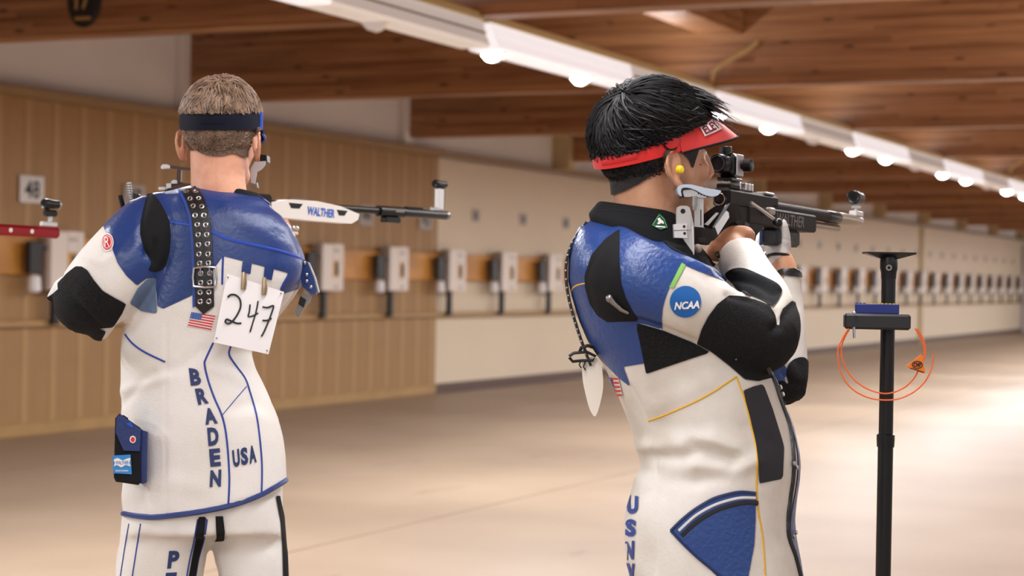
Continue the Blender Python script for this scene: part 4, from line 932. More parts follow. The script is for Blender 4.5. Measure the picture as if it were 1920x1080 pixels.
    for p in ((955, 545), (1004, 545)):
        a, n = J.hit(*q3(p)[0]); b, n2 = J.hit(*q3((p[0], p[1]+40))[0]); MB().tube([a+n*.009, b+n2*.0075], .0016, 6).build('buckle_prong', M_SILVER, jk, True)
    # bib tabs, clips
    for q, c in ((((1184, 512), (1236, 520), (1228, 580), (1178, 572)), (1194, 632)), (((1306, 540), (1358, 550), (1345, 615), (1300, 605)), (1310, 662))):
        J.patch('bib_tab', q3(*q), M_BLUE, jk, .003)
    # far sleeve strap with studs and metal slide, right of the bib
    B = lambda x, y, d: F1(np.array([x, y, d]))
    MB().prism([B(x, y, 40) for x, y in ((570, 488), (577, 492), (588, 520), (594, 545), (591, 553), (582, 551), (566, 536), (562, 510))], _F*.03).build('arm_strap', M_BLUE, jk, True, 30)
    MB().prism([B(x, y, 46) for x, y in ((578, 492), (590, 520), (597, 548), (586, 553), (590, 545), (584, 520))], _F*.03).build('arm_strap_plate', M_STEELD, jk)
    MB().prism([B(x, y, 50) for x, y in ((568, 546), (584, 556), (580, 566), (570, 578), (561, 595), (556, 594), (554, 582), (560, 566))], _F*.008).build('arm_strap_slide', M_STEELD, jk)
    MB().prism([B(x, y, 48) for x, y in ((563, 555), (574, 562), (569, 577), (559, 570))], _F*.002).build('slide_slot', M_BLACK, jk)
    for x, y in ((571, 493), (575, 515), (575, 527), (583, 538)):
        c = B(x, y, 39); MB().lathe(c, -_F, [(-.002, .0034), (.002, .0034), (.003, .002)], 12).build('stud', M_SILVER, jk, True)
    # trousers
    t = torso(MB(), [(900, 236, 530, 0, 112), (960, 236, 530, 0, 114), (1005, 228, 533, 0, 112)], 36, 2.5)
    limb(t, [(311, 960, 0, 82), (306, 1030, 0, 83), (298, 1090, 0, 82), (290, 1350, 0, 68), (286, 1700, 0, 58)], 24, ends=False)
    limb(t, [(463, 960, 0, 69), (468, 1030, 0, 69), (477, 1090, 0, 66), (486, 1350, 0, 62), (488, 1700, 0, 56)], 24, ends=False)
    T = Surf(t.map(F1), .006, 6, folds([(q4((200, 880), (330, 930), (420, 900)), 12, .003), (q4((480, 960), (560, 1000), (700, 960)), 14, -.003)])); tr = T.obj('trousers', M_JWHITE, per)
    for pts in (q4((134, 868), (118, 960), (98, 1090)), q4((181, 868), (166, 960), (146, 1090)), q4((412, 850), (398, 930), (378, 1020), (366, 1090)), q4((450, 850), (440, 920), (416, 1010), (402, 1090)), q4((741, 760), (762, 850), (772, 950), (778, 1090))):
        T.pipe('leg_piping', pts, .0018, M_PIPE, tr)
    T.clip('leg_stripe', T.field(q4((416, 840), (447, 840), (437, 920), (412, 1010), (398, 1100), (370, 1100), (384, 1020), (402, 930)), False, zmax=3.8), M_BLKCLOTH, tr, .002)
    T.clip('leg_stripe', T.field(q4((725, 755), (742, 755), (763, 850), (772, 950), (778, 1100), (756, 1100), (752, 950), (746, 860)), False, zmax=3.85), M_BLKCLOTH, tr, .002)
    T.patch('belt_tab', q4((485, 836), (515, 836), (526, 933), (490, 936)), M_BLKCLOTH, tr, .006)
    for ch, q in (('P', ((288, 1050), (330, 1046), (340, 976), (296, 978))), ('E', ((272, 1135), (318, 1132), (328, 1064), (284, 1066)))): T.letters('leg_letter', ch, q4(*q), M_NAVY, tr, .002, bold=.05)
    for x in (286, 488):
        b = F1(np.array([x, 1700, 0]))
        MB().box((0, 0, .02), (.10, .30, .04), bev=.015).box((0, -.03, .075), (.095, .2, .08), bev=.03).map(lambda v, b=b: np.stack([b[0]+v[:, 0]*.9-v[:, 1]*.43, b[1]+v[:, 0]*.43+v[:, 1]*.9+.05, v[:, 2]], 1)).build('shoe', M_BLKLEATHER, per, True)
    # ---- bib number, hanging from the jacket tabs
    def bibp(px, py, o=0.0): return F1(np.array([px, py, -127-.03*(py-513)+.09*(px-427)-o]))
    bib = empty('start_number', bibp(467, 590)); bib_inv = np.array(bib.location); tag(bib, 'white paper start number 247 handwritten, hanging from the fair-haired shooter\'s jacket', 'bib')
    def loc(P): return [np.array(p)-bib_inv for p in P]
    q = [np.array(c, float) for c in q3((1098, 580), (1418, 682), (1330, 1033), (1022, 965))]; vs = []; n = 10
    for s_ in (0, 1):
        for a in range(n+1):
            for b in range(n+1):
                u, w = a/n, b/n; p = (1-u)*(1-w)*q[0]+u*(1-w)*q[1]+u*w*q[2]+(1-u)*w*q[3]
                vs.append(bibp(p[0], p[1], 2.5*math.sin(u*math.pi)+1.5*math.sin(w*2.5)-s_*.8)-bib_inv)
    N_ = (n+1)**2; fs = []
    for a in range(n):
        for b in range(n):
            i = a*(n+1)+b; fs += [(i, i+1, i+n+2, i+n+1), (N_+i, N_+i+n+1, N_+i+n+2, N_+i+1)]
    for k in range(n):
        for i, j_ in ((k, k+1), (n*(n+1)+k, n*(n+1)+k+1), (k*(n+1), (k+1)*(n+1)), (k*(n+1)+n, (k+1)*(n+1)+n)): fs.append((i, j_, N_+j_, N_+i))
    MB().add(vs, fs).build('paper', mat('white_paper', (238, 236, 238), .55), bib, True, 60)
    def stroke(name, pts, r=.0016, m=M_BLACK):
        P = smooth_poly(q3(*pts), 5, False); MB().tube(loc([bibp(x, y, 4.8) for x, y in P]), r, 6).build(name, m, bib, True)
    stroke('numeral_2', ((1100, 712), (1118, 698), (1145, 700), (1168, 722), (1174, 760), (1160, 800), (1135, 838), (1108, 860), (1088, 852), (1095, 836), (1122, 846), (1150, 858), (1178, 858)), .0018)
    stroke('numeral_4', ((1227, 752), (1222, 795), (1217, 820), (1243, 816), (1272, 800))); stroke('numeral_4', ((1272, 733), (1260, 795), (1242, 855), (1226, 908)))
    stroke('numeral_7', ((1296, 766), (1325, 770), (1358, 760), (1346, 805), (1324, 862), (1302, 912), (1290, 932))); stroke('numeral_7', ((1296, 842), (1322, 842), (1348, 830)))
    for x, y in ((1102, 600), (1400, 690), (1038, 942), (1322, 1012)):
        p = q3((x, y))[0]; MB().ellipsoid(loc([bibp(*p, 4.2)])[0], (.0018,)*3, 8, 6).build('grommet', M_STEELD, bib)
    for c in ((1194, 632), (1310, 662)):
        P = loc([bibp(x, y, 5.5) for x, y in q3((c[0]-4, c[1]-62), (c[0]-2, c[1]-40), (c[0]-2, c[1]), (c[0]-6, c[1]+36))]); MB().tube(P, [.003, .005, .0058, .005], 10).build('bib_clip', mat('aged_brass', (168, 148, 120), .35, metal=.9), bib, True)
    # ---- pouch clipped to the jacket
    po = empty('pouch', F1(np.array([245, 845, -90]))); pi = np.array(po.location); tag(po, 'small black and blue leather pouch clipped to the fair-haired shooter\'s left hip', 'pouch')
    def slab(name, pts, d0, d1, m, par=po, sm=False):
        A = smooth_poly(pts, 4) if sm else pts
        a = [F1(np.array([x, y, d0]))-pi for x, y in A]; b = [F1(np.array([x, y, d1]))-pi for x, y in A]; n = len(a)
        return MB().add(a+b, [tuple(range(n)), tuple(range(2*n-1, n-1, -1))]+[(i, (i+1) % n, n+(i+1) % n, n+i) for i in range(n)]).build(name, m, par)
    slab('pouch_body', q4((78, 440), (95, 422), (180, 480), (182, 700), (172, 712), (80, 698), (72, 680)), -136, -96, M_BLKCLOTH)
    slab('side_panel', q4((180, 482), (190, 490), (209, 496), (206, 700), (188, 708), (178, 704)), -132, -90, mat('navy_leather', (30, 48, 104), .4, bump=.1, bscale=140))
    slab('flap', q4((82, 436), (100, 424), (182, 486), (178, 575), (112, 572), (80, 500)), -140, -136, mat('navy_leather', (30, 48, 104), .4))
    slab('clip', q4((100, 430), (112, 428), (130, 440), (132, 455), (112, 452)), -114, -84, M_BLKLEATHER); slab('loop', q4((118, 462), (140, 458), (150, 470), (146, 480)), -142, -138, M_BB)
    c = q4((149, 527))[0]
    for r, d, m, nm in ((7, -140.5, M_FLAGW, 'snap_ring'), (4.6, -142, M_RED, 'snap')): slab(nm, [(c[0]+r*.85*math.cos(t), c[1]+r*math.sin(t)) for t in np.linspace(0, 6.28, 21)[:-1]], d-1, d+2, m)
    LB = q4((68, 592), (140, 588), (145, 668), (70, 664)); lb = slab('label_patch', LB, -138.5, -136, mat('label_blue', (40, 132, 204), .5))
    wv = smooth_poly([(LB[0][0]+x, LB[0][1]+y) for x, y in ((2, 8), (10, 5), (18, 9), (26, 6), (33, 5), (31, 14), (33, 20), (24, 18), (16, 22), (8, 18), (2, 20), (4, 14))], 4)
    slab('label_banner', wv, -139.3, -138, M_FLAGW, lb)
    for body_, (x0, y0, x1, y1), m in (('WALTHER', (5, 17, 30, 10), mat('label_ink', (40, 120, 190), .5)), ('LEGENDARY PERFORMANCE', (5, 30, 29, 27), M_FLAGW)):
        tv, tf = text_box(body_, bold=.02)
        MB().add([F1(np.array([LB[0][0]+x0+(x1-x0)*a, LB[0][1]+y0+(y1-y0)*b, -139.6]))-pi for a, b in tv], tf).build('label_lettering', m, lb)
    return per, J
SH1, J1 = build_shooter1()
# ------------------------------------------------------------------ rifles, stand and small things
M_GUN = mat('anodised_dark_brown', (36, 30, 29), .55, metal=.0, spec=.14, var=.08, scale=20)
M_GUNB = mat('gun_black', (14, 14, 16), .35, spec=.4)
M_ALU = mat('bead_blasted_alloy', (198, 194, 192), .35, metal=.85)
M_ALUP = mat('pale_alloy', (214, 212, 212), .4, metal=.4)
M_CHEEK = mat('pale_grey_cheek_pad', (178, 188, 204), .45)
class Gun:
    """local frame of a rifle: a = along the bore, u = up, s = towards its right side; metres from the origin"""
    def __init__(s, name, P0, P1, label):
        a = P1-P0; s.L = np.linalg.norm(a); s.a = a/s.L; r = np.cross(s.a, [0, 0, 1.0]); s.r = r/np.linalg.norm(r); s.u = np.cross(s.r, s.a); s.P0 = np.array(P0)
        s.root = empty(name, tuple(P0)); tag(s.root, label, 'rifle')
    def p(s, a, u=0.0, r=0.0): return s.a*a+s.u*u+s.r*r
    def M(s): return Matrix((s.a, s.u, s.r)).transposed()
    def box(s, mb, c, d, bev=.002, tilt=0.0, yaw=0.0):
        M = s.M() @ Matrix.Rotation(tilt, 3, 'Z') @ Matrix.Rotation(yaw, 3, 'Y'); return mb.box(s.p(*c), d, M, bev)
    def at(s, px, py, z): return tuple(((W(px, py, z)-s.P0) @ v) for v in (s.a, s.u, s.r))
    def poly(s, mb, pts, r0, r1): return mb.prism([s.p(a, u, r0) for a, u in pts], s.r*(r1-r0))
    def put(s, name, mb, m, smooth=False, parent=None): return mb.build(name, m, parent or s.root, smooth)
def ring(mb, c, ax, R_, r, n=24): return mb.lathe(c, ax, [], n)
def build_rifle2():
    P0, P1 = W(1359, 375, 3.42), W(1614, 416, 4.15)
    g = Gun('air_rifle', P0, P1, 'black air rifle with silver butt parts held by the black-haired shooter'); p = g.p; A = g.at; put = g.put
    zof = lambda px: 3.42+(px-1359)/(1614-1359)*.73*1.0
    # receiver, rail, rear cap
    b = MB(); g.box(b, (.10, .004, 0), (.24, .036, .034), .006); g.box(b, (.05, .018, 0), (.11, .012, .02), .003); g.box(b, (.19, .010, 0), (.12, .026, .03), .006); put('receiver', b, M_GUN)
    b = MB(); b.lathe(p(-.028, 0, 0), g.a, [(0, .0085), (.002, .0125), (.03, .0135), (.05, .0135)], 24); put('end_cap', b, M_GUNB, True)
    put('end_ring', MB().tube([p(-.0285, .0105*math.cos(t), .0105*math.sin(t)) for t in np.linspace(0, 6.2832, 25)], .0012, 6, cap=False), M_STEELD, True)
    for k, a_ in enumerate((.045, .075, .095, .11)): b = MB(); g.box(b, (a_, .029, .004), (.007, .014, .018), .001); put('rail_lug', b, M_ALU)
    b = MB(); g.box(b, (.016, .025, 0), (.05, .010, .028), .002); put('sight_base', b, M_GUN)
    b = MB(); g.box(b, (.20, .0235, .004), (.05, .006, .022), .002); put('loading_port', b, M_STEELD)
    # stock: long dark fore end
    e0, e1 = .075, .465
    b = MB(); g.box(b, ((e0+e1)/2, -.022, 0), (e1-e0, .036, .04), .004); g.poly(b, [(-.0, -.01), (.13, -.01), (.16, -.04), (.12, -.062), (.06, -.058), (.0, -.035)], -.017, .017); put('fore_end', b, M_GUN)
    tv, tf = text_box('WALTHER', bold=.01, shear=.15); put('lettering', MB().add([p(.225+.16*x, -.0335+.022*y, .0206) for x, y in tv], tf), mat('engraved_grey', (120, 114, 110), .5))
    put('lettering', MB().add([p(.385-.16*x, -.0335+.022*y, -.0206) for x, y in tv], tf), mat('engraved_grey', (120, 114, 110), .5))
    # barrel, sleeve, muzzle tube
    put('barrel', MB().lathe(p(.1, .0, 0), g.a, [(0, .0125), (.57, .0125)], 20), M_GUN, True)
    put('air_cylinder', MB().lathe(p(.46, -.022, 0), g.a, [(0, .008), (.2, .008), (.206, .005)], 16), mat('cylinder_bronze', (142, 126, 108), .35, metal=.7), True)
    put('barrel_sleeve', MB().lathe(p(.58, .0, 0), g.a, [(0, .012), (.004, .0135), (.075, .0135), (.08, .012)], 24), M_GUNB, True)
    put('muzzle_tube', MB().lathe(p(.655, .0, 0), g.a, [(0, .0115), (.002, .013), (.15, .013), (.152, .0125), (.152, .008), (.10, .008)], 24), mat('muzzle_bronze', (176, 164, 150), .38, metal=.7), True)
    # front sight
    fs = A(1606, 371, 4.12); aa = fs[0]
    b = MB(); g.box(b, (aa, .016, 0), (.05, .012, .018), .002); put('front_sight_base', b, M_ALUP)
    put('front_sight_post', MB().cyl(p(aa-.004, .016, 0), p(aa-.004, fs[1]-.012, 0), .0042, 12), M_ALU, True)
    b = MB(); g.box(b, (aa-.002, fs[1]-.02, 0), (.02, .006, .016), .001); put('front_sight_plate', b, M_ALUP)
    put('front_sight_tunnel', MB().lathe(p(aa-.026, fs[1], 0), g.a, [(.002, .009), (0, .0135), (.002, .0155), (.016, .0155), (.018, .0135), (.05, .013), (.052, .0105), (.05, .009), (.002, .009)], 26), M_GUNB, True)
    # diopter
    dz = 3.44; dc = A(1352, 308, dz); a0, u0, r0 = dc
    K = 1.45
    put('eyecup', MB().lathe(p(a0-.02, u0, r0), g.a, [(k0*K, k1*K) for k0, k1 in ((.004, .0085), (0, .0115), (.002, .0128), (.014, .0135), (.02, .0135), (.02, .0085))], 28), M_GUNB, True)
    put('lens_ring', MB().tube([p(a0-.0205, u0+.0096*K*math.cos(t), r0+.0096*K*math.sin(t)) for t in np.linspace(0, 6.2832, 25)], .0008, 6, cap=False), mat('ring_grey', (92, 92, 100), .3, metal=.6), True)
    b = MB(); g.box(b, (a0+.03, u0-.001, r0+.004), (.04, .046, .04), .009); put('diopter_body', b, M_GUNB)
    b = MB(); g.box(b, (a0+.03, u0+.0, r0+.0255), (.034, .04, .003), .0015); put('diopter_face', b, mat('white_scale_plate', (176, 176, 178), .4))
    put('windage_knob', MB().lathe(p(a0+.034, u0+.0, r0+.026), g.r, [(0, .007), (.006, .007), (.006, .012), (.021, .012), (.022, .0105)], 20), M_GUNB, True)
    put('elevation_knob', MB().lathe(p(a0+.016, u0+.019, r0+.002), g.u, [(0, .0095), (.005, .0095), (.005, .0115), (.014, .0115), (.015, .0105)], 22), M_GUNB, True)
    b = MB(); g.box(b, (a0+.03, u0-.027, r0+.006), (.055, .007, .03), .0015); put('diopter_slide', b, M_GUNB)
    for da in (.012, .04): put('sight_pillar', MB().cyl(p(a0+da, u0-.028, r0+.006), p(a0+da, .024, r0+.006), .0034, 12), M_ALU, True)
    # bolt lever
    k0, k1 = p(.075, .0, .022), p(.125, -.028, .05)
    put('bolt_arm', MB().tube([k0, k1], .0032, 10), M_ALU, True); put('bolt_knob', MB().ellipsoid(p(.13, -.036, .056), (.0095,)*3, 16, 12), M_GUNB, True)
    b = MB(); g.box(b, (.16, -.012, .03), (.03, .014, .012), .003); put('bolt_block', b, mat('port_bronze', (150, 138, 126), .4, metal=.6))
    # grip and trigger guard
    gz = 3.45; q = A(1383, 432, gz)
    put('grip', MB().tube([p(q[0]+.03, -.04, 0), p(q[0]+.012, -.085, .0), p(q[0]-.006, -.14, 0)], [.017, .0185, .021], 16, ell=1.25), mat('grip_walnut', (84, 70, 60), .55, var=.2, scale=40), True)
    put('trigger', MB().tube([p(q[0]+.075, -.055, 0), p(q[0]+.07, -.07, 0), p(q[0]+.075, -.082, 0)], .0025, 8), M_ALU, True)
    put('trigger_guard', MB().tube([p(q[0]+.035, -.06, 0), p(q[0]+.045, -.098, 0), p(q[0]+.1, -.1, 0), p(q[0]+.12, -.06, 0)], .0028, 8), M_GUN, True)
    # palm rest block under the fore end
    h = A(1442, 444, 3.70); b = MB(); g.box(b, (h[0], h[1]-.002, 0), (.13, .034, .038), .006); put('palm_rest', b, mat('dark_hide', (44, 46, 52), .6, bump=.3, bscale=60))
    b = MB(); g.box(b, (h[0]+.01, -.052, 0), (.1, .022, .03), .002); put('riser_block', b, mat('riser_grey', (120, 112, 108), .4, metal=.6))
    for s_ in (0, .018): put('riser_screw', MB().cyl(p(h[0]+.0+s_, -.05, .0155), p(h[0]+s_, -.05, .0165), .004, 12), M_GUNB)
    b = MB(); g.box(b, (h[0]-.067, h[1]-.002, -.016), (.004, .034, .006), .001); put('palm_rest_edge', b, M_BLUE2)
    # cheek piece
    def slab(name, pts, z, th, m, par=None, sm=False):
        A_ = smooth_poly(pts, 4) if sm else pts
        P = [W(x, y, z)-g.P0 for x, y in A_]; return MB().prism(P, _F*th).build(name, m, par or g.root)
    c4 = lambda *pts: [(1250+x/6.355, 330+y/6.355) for x, y in pts]
    zc = 3.17
    ck = slab('cheek_piece', c4((128, 160), (140, 125), (180, 103), (280, 100), (380, 122), (500, 148), (638, 172), (640, 195), (600, 235), (520, 242), (430, 215), (350, 172), (280, 145), (200, 140), (170, 175), (180, 240), (140, 215)), zc, .05, M_CHEEK, None, True)
    slab('cheek_clamp', c4((185, 175), (290, 155), (330, 175), (400, 215), (490, 245), (460, 262), (330, 250), (210, 250)), zc+.004, .04, M_ALU)
    slab('cheek_underside', c4((150, 165), (190, 140), (290, 140), (330, 165), (300, 160), (200, 165), (185, 255), (150, 215)), zc+.001, .045, M_GUNB)
    for x, y in ((378, 212), (412, 225), (446, 236), (480, 246)): slab('clamp_slot', c4((x-8, y-10), (x+8, y-6), (x+8, y+8), (x-8, y+2)), zc+.003, .002, M_GUNB)
    slab('cheek_post', c4((330, 240), (440, 250), (440, 612), (330, 604)), zc+.012, .02, M_ALU); slab('post_groove', c4((402, 400), (414, 400), (414, 590), (402, 590)), zc+.0115, .002, M_GUNB)
    put('cheek_screw', MB().cyl(W(1302, 368, zc)-g.P0, W(1302, 387, zc)-g.P0, .0052, 14).cyl(W(1302, 386, zc)-g.P0, W(1302, 394, zc)-g.P0, .0036, 12), M_STEELD, True)
    # butt plate group
    zb = 3.13
    slab('butt_plate', c4((115, 420), (125, 375), (160, 355), (240, 355), (275, 375), (288, 420), (288, 640), (118, 640)), zb, .012, M_ALU, None)
    put('butt_hole', MB().cyl(W(1280.5, 396, zb-.0005)-g.P0, W(1280.5, 396, zb+.003)-g.P0, .0042, 16), M_GUNB, True)
    bc = slab('butt_clamp', c4((85, 575), (240, 565), (245, 740), (92, 735)), zb-.006, .022, M_ALUP)
    slab('clamp_gap', c4((88, 646), (242, 642), (242, 648), (88, 652)), zb-.0065, .001, M_GUNB, bc)
    for x, y in ((208, 602), (214, 684)): put('clamp_screw', MB().cyl(W(1250+x/6.355, 330+y/6.355, zb-.0068)-g.P0, W(1250+x/6.355, 330+y/6.355, zb-.004)-g.P0, .0024, 12), M_GUNB, True)
    slab('butt_blade', c4((245, 400), (290, 420), (325, 600), (330, 940), (290, 880), (190, 740), (245, 735)), zb+.004, .006, M_ALU); slab('blade_edge', c4((296, 600), (318, 596), (328, 945), (316, 920)), zb+.002, .004, M_ALUP)
    put('butt_foot', MB().ellipsoid(W(1308, 466, zb+.03)-g.P0, (.008, .008, .008), 14, 10), M_GREYP, True)
    # stock rear block and slanted side plates
    sb = slab('rear_block', c4((320, 605), (530, 628), (545, 650), (540, 770), (500, 822), (355, 805), (325, 780)), zc+.01, .03, M_GUN)
    slab('block_slot', c4((375, 735), (460, 725), (468, 790), (385, 795)), zc+.0092, .002, M_GUNB, sb)
    slab('stock_arm', c4((440, 460), (600, 345), (650, 360), (770, 320), (860, 330), (900, 520), (760, 560), (560, 770), (520, 640), (445, 590)), zc+.06, .03, M_GUN)
    slab('side_rail', c4((450, 575), (590, 435), (625, 440), (495, 590)), zc+.035, .008, M_ALU); slab('side_rail', c4((545, 610), (710, 340), (760, 322), (740, 352), (575, 630)), zc+.03, .008, mat('rail_grey', (120, 122, 128), .35, metal=.7))
    slab('side_panel', c4((572, 606), (712, 412), (738, 432), (746, 492), (612, 704), (600, 690)), zc+.025, .008, M_ALUP)
    slab('hinge', c4((530, 640), (575, 610), (605, 690), (590, 745), (545, 775), (525, 720)), zc+.02, .02, M_GUNB)
    return g.root
R2 = build_rifle2()
def build_rifle1():
    P0, P1 = W(345, 371, 3.99), W(838, 404, 4.80)
    g = Gun('air_rifle', P0, P1, 'air rifle with white fore end held by the fair-haired left-handed shooter'); p = g.p; A = g.at; put = g.put
    ax = lambda px, py: A(px, py, 3.99+.81*(px-345)/(838-345))
    b = MB(); g.box(b, (.12, .0, 0), (.3, .04, .036), .006); put('receiver', b, M_GUN)
    a0, a1 = ax(500, 380)[0], ax(645, 396)[0]
    a1 = ax(648, 400)[0]; L = a1-a0
    w = mat('white_fore_end', (226, 220, 214), .4)
    pts = [(a0-.03, .002), (a0+.15*L, .012), (a0+.45*L, .012), (a0+.75*L, .004), (a1, -.012), (a1-.005, -.026), (a1-.03, -.036), (a0+.4*L, -.034), (a0-.03, -.03)]
    b = MB(); g.poly(b, pts, -.02, .02); put('fore_end', b, w)
    for x0, x1, y0, y1 in ((.1, .27, .004, -.008), (.70, .84, -.005, -.018)):
        b = MB(); g.poly(b, [(a0+x0*L, y0), (a0+x1*L, y0-.001), (a0+(x1-.04)*L, y1), (a0+(x0+.03)*L, y1)], .0198, .0208); put('fore_end_slot', b, M_GUNB)
    tv, tf = text_box('WALTHER', bold=.03, shear=.15); put('lettering', MB().add([p(a0+L*(.33+.34*x), -.021+.02*y-.004*x, .0212) for x, y in tv], tf), mat('lettering_blue', (52, 98, 190), .5))
    put('barrel', MB().lathe(p(.15, .0, 0), g.a, [(0, .0085), (g.L-.35, .0085)], 18), M_GUNB, True)
    put('barrel_tube', MB().lathe(p(g.L-.28, 0, 0), g.a, [(0, .009), (.002, .0115), (.275, .0115), (.28, .0095)], 22), M_GUNB, True)
    put('barrel_clamp', MB().lathe(p(ax(722, 396)[0]-.05, 0, 0), g.a, [(0, .0135), (.1, .0135)], 18), M_GUNB, True)
    c = ax(722, 407); b = MB(); g.box(b, (c[0], -.02, 0), (.06, .014, .022), .003); put('clamp_foot', b, M_GUNB)
    b = MB(); g.box(b, (c[0]+.02, .002, .0138), (.035, .007, .003), .001); put('clamp_plate', b, M_STEELD)
    b = MB(); g.box(b, (ax(768, 394)[0], .0125, 0), (.07, .006, .012), .002); put('tube_rail', b, M_GUNB)
    f = ax(829, 343); aa = g.L-.035
    b = MB(); g.box(b, (aa, .04, 0), (.022, .055, .016), .002); put('front_sight_post', b, M_ALUP)
    b = MB(); g.box(b, (aa+.013, .04, 0), (.006, .05, .014), .001); put('post_edge', b, mat('bronze_edge', (120, 104, 88), .4, metal=.6))
    b = MB(); g.box(b, (aa-.015, .014, 0), (.03, .012, .018), .003); put('front_sight_base', b, M_ALU)
    b = MB(); g.box(b, (aa+.004, .069, 0), (.02, .006, .016), .001); put('sight_clamp', b, M_GUNB)
    put('front_sight_tunnel', MB().lathe(p(aa-.022, .079, 0), g.a, [(.002, .006), (0, .009), (.002, .0105), (.016, .0105), (.018, .009), (.046, .009), (.047, .006), (.002, .006)], 22), M_GUNB, True)
    put('front_ring', MB().lathe(p(g.L-.012, 0, 0), g.a, [(0, .012), (.012, .012), (.013, .008)], 22), M_STEELD, True)
    # parts left of the neck: cheek frame, rods
    def slab(name, pts, z, th, m):
        P = [W(x, y, z)-g.P0 for x, y in pts]; return MB().prism(P, _F*th).build(name, m, g.root)
    c6 = lambda *pts: [(200+x/8.3, 290+y/8.3) for x, y in pts]
    M_BR = mat('brown_alloy', (84, 58, 48), .4, metal=.4)
    z = 3.95
    slab('sight_bar', c6((960, 160), (1340, 212), (1345, 245), (1230, 240), (985, 215)), z, .02, M_BR); slab('bar_tip', c6((838, 185), (870, 150), (940, 150), (985, 168), (985, 212), (930, 208), (845, 218)), z-.002, .024, M_ALUP)
    slab('sight_upright', c6((1095, 225), (1155, 235), (1150, 450), (1085, 445)), z, .016, M_BR); slab('sight_upright', c6((1310, 235), (1350, 240), (1375, 540), (1330, 540)), z, .016, M_BR)
    slab('sight_carrier', c6((1010, 440), (1110, 420), (1330, 460), (1370, 545), (920, 545), (1010, 500)), z+.004, .03, M_BR)
    for q in (((1000, 420), (1040, 390), (1095, 400), (1095, 450), (1010, 450)), ((925, 450), (1000, 440), (1005, 515), (930, 525)), ((805, 505), (910, 500), (915, 545), (805, 550))): slab('alloy_nub', c6(*q), z-.003, .02, M_ALUP)
    slab('stock_bar', c6((900, 545), (1350, 545), (1350, 700), (900, 700)), z+.02, .03, M_GUN)
    put('butt_rod', MB().cyl(W(241, 342, 3.9)-g.P0, W(248, 392, 3.9)-g.P0, .0052, 14), M_ALU, True)
    rr = MB()
    for k in range(9): c = W(241+k*.75, 346+k*4.6, 3.9)-g.P0; rr.tube([c+.0056*(g.r*math.cos(t)+g.a*math.sin(t)) for t in np.linspace(0, 6.283, 13)], .0009, 5, cap=False)
    put('rod_thread', rr, M_STEELD, True)
    slab('rod_knob', c6((415, 600), (480, 610), (540, 640), (450, 700), (410, 690)), 3.9, .02, M_GUNB)
    put('butt_spur', MB().tube([W(226, 366, 3.88)-g.P0, W(228, 376, 3.88)-g.P0, W(235, 402, 3.9)-g.P0], .0052, 10), M_GUNB, True)
    # sight blinder and cup right of the face
    slab('sight_blinder', [(478, 303), (498, 302), (497, 310), (490, 318), (482, 322), (478, 345), (470, 342), (470, 316)], 3.93, .004, M_ALUP)
    slab('diopter_body', [(480, 289), (500, 291), (501, 303), (484, 304)], 3.95, .05, M_GUNB); slab('sight_foot', [(473, 340), (481, 342), (483, 352), (473, 352)], 3.97, .02, M_STEELD)
    # lower bolt by the support hand
    put('adjusting_screw', MB().lathe(W(540, 429, 4.1)-g.P0, _R, [(0, .006), (.004, .009), (.008, .006), (.012, .009), (.016, .006), (.02, .008), (.024, .003)], 14), M_ALU, True)
    put('support_block', MB().ellipsoid(W(548, 438, 4.1)-g.P0, (.014, .014, .006), 14, 10), mat('support_tan', (206, 186, 160), .5), True)
    b = MB(); g.box(b, (.2, -.05, 0), (.16, .05, .034), .006); put('hand_rest', b, M_GUN)
    put('grip', MB().tube([p(.02, -.03, 0), p(-.0, -.08, 0), p(-.01, -.13, 0)], [.016, .018, .02], 14), M_GUN, True)
    b = MB(); g.box(b, (-.1, -.045, 0), (.12, .05, .03), .006); put('butt_stock', b, M_GUN)
    return g.root
R1 = build_rifle1()
def build_rifle3():
    # red-tipped rifle reaching in from the left edge
    P1 = W(110, 437, 5.05); d = np.array([.0, 1.0, 0]); r = np.array([.2, .98, 0]); r = r/np.linalg.norm(r); P0 = P1-r*.62+np.array([0, 0, .01])
    g = Gun('air_rifle', P0, P1, 'red-tipped rifle barrel with black front sight reaching in from the left edge'); p = g.p; put = g.put
    put('barrel', MB().lathe(p(0), g.a, [(0, .009), (g.L-.2, .009)], 18), M_GUNB, True)
    b = MB(); g.box(b, (g.L-.13, 0, 0), (.26, .03, .026), .008); put('muzzle_cover', b, mat('red_anodised', (150, 26, 34), .35, metal=.4))
    put('cover_marks', MB().cyl(p(g.L-.17, 0, .013), p(g.L-.17, 0, .0136), .006, 14).cyl(p(g.L-.1, 0, .013), p(g.L-.1, 0, .0136), .006, 14), M_FLAGW)
    b = MB(); g.box(b, (g.L-.035, .022, 0), (.05, .014, .018), .003); put('front_sight_base', b, M_ALUP)
    put('front_sight_post', MB().cyl(p(g.L-.03, .025, 0), p(g.L-.03, .045, 0), .006, 12), M_ALU, True)
    b = MB(); g.box(b, (g.L-.03, .052, 0), (.04, .018, .022), .005); put('sight_clamp', b, M_GUNB)
    put('front_sight_tunnel', MB().lathe(p(g.L-.055, .076, 0), g.a, [(.002, .008), (0, .012), (.002, .0145), (.018, .0145), (.02, .012), (.05, .0115), (.05, .008), (.002, .008)], 24), M_GUNB, True)
    put('tunnel_ring', MB().lathe(p(g.L-.006, .076, 0), g.a, [(0, .0122), (.004, .0122)], 22), M_SILVER, True)
    b = MB(); g.box(b, (.05, -.03, 0), (.3, .07, .04), .01); put('fore_end', b, M_GUN)
    return g.root
R3 = build_rifle3()
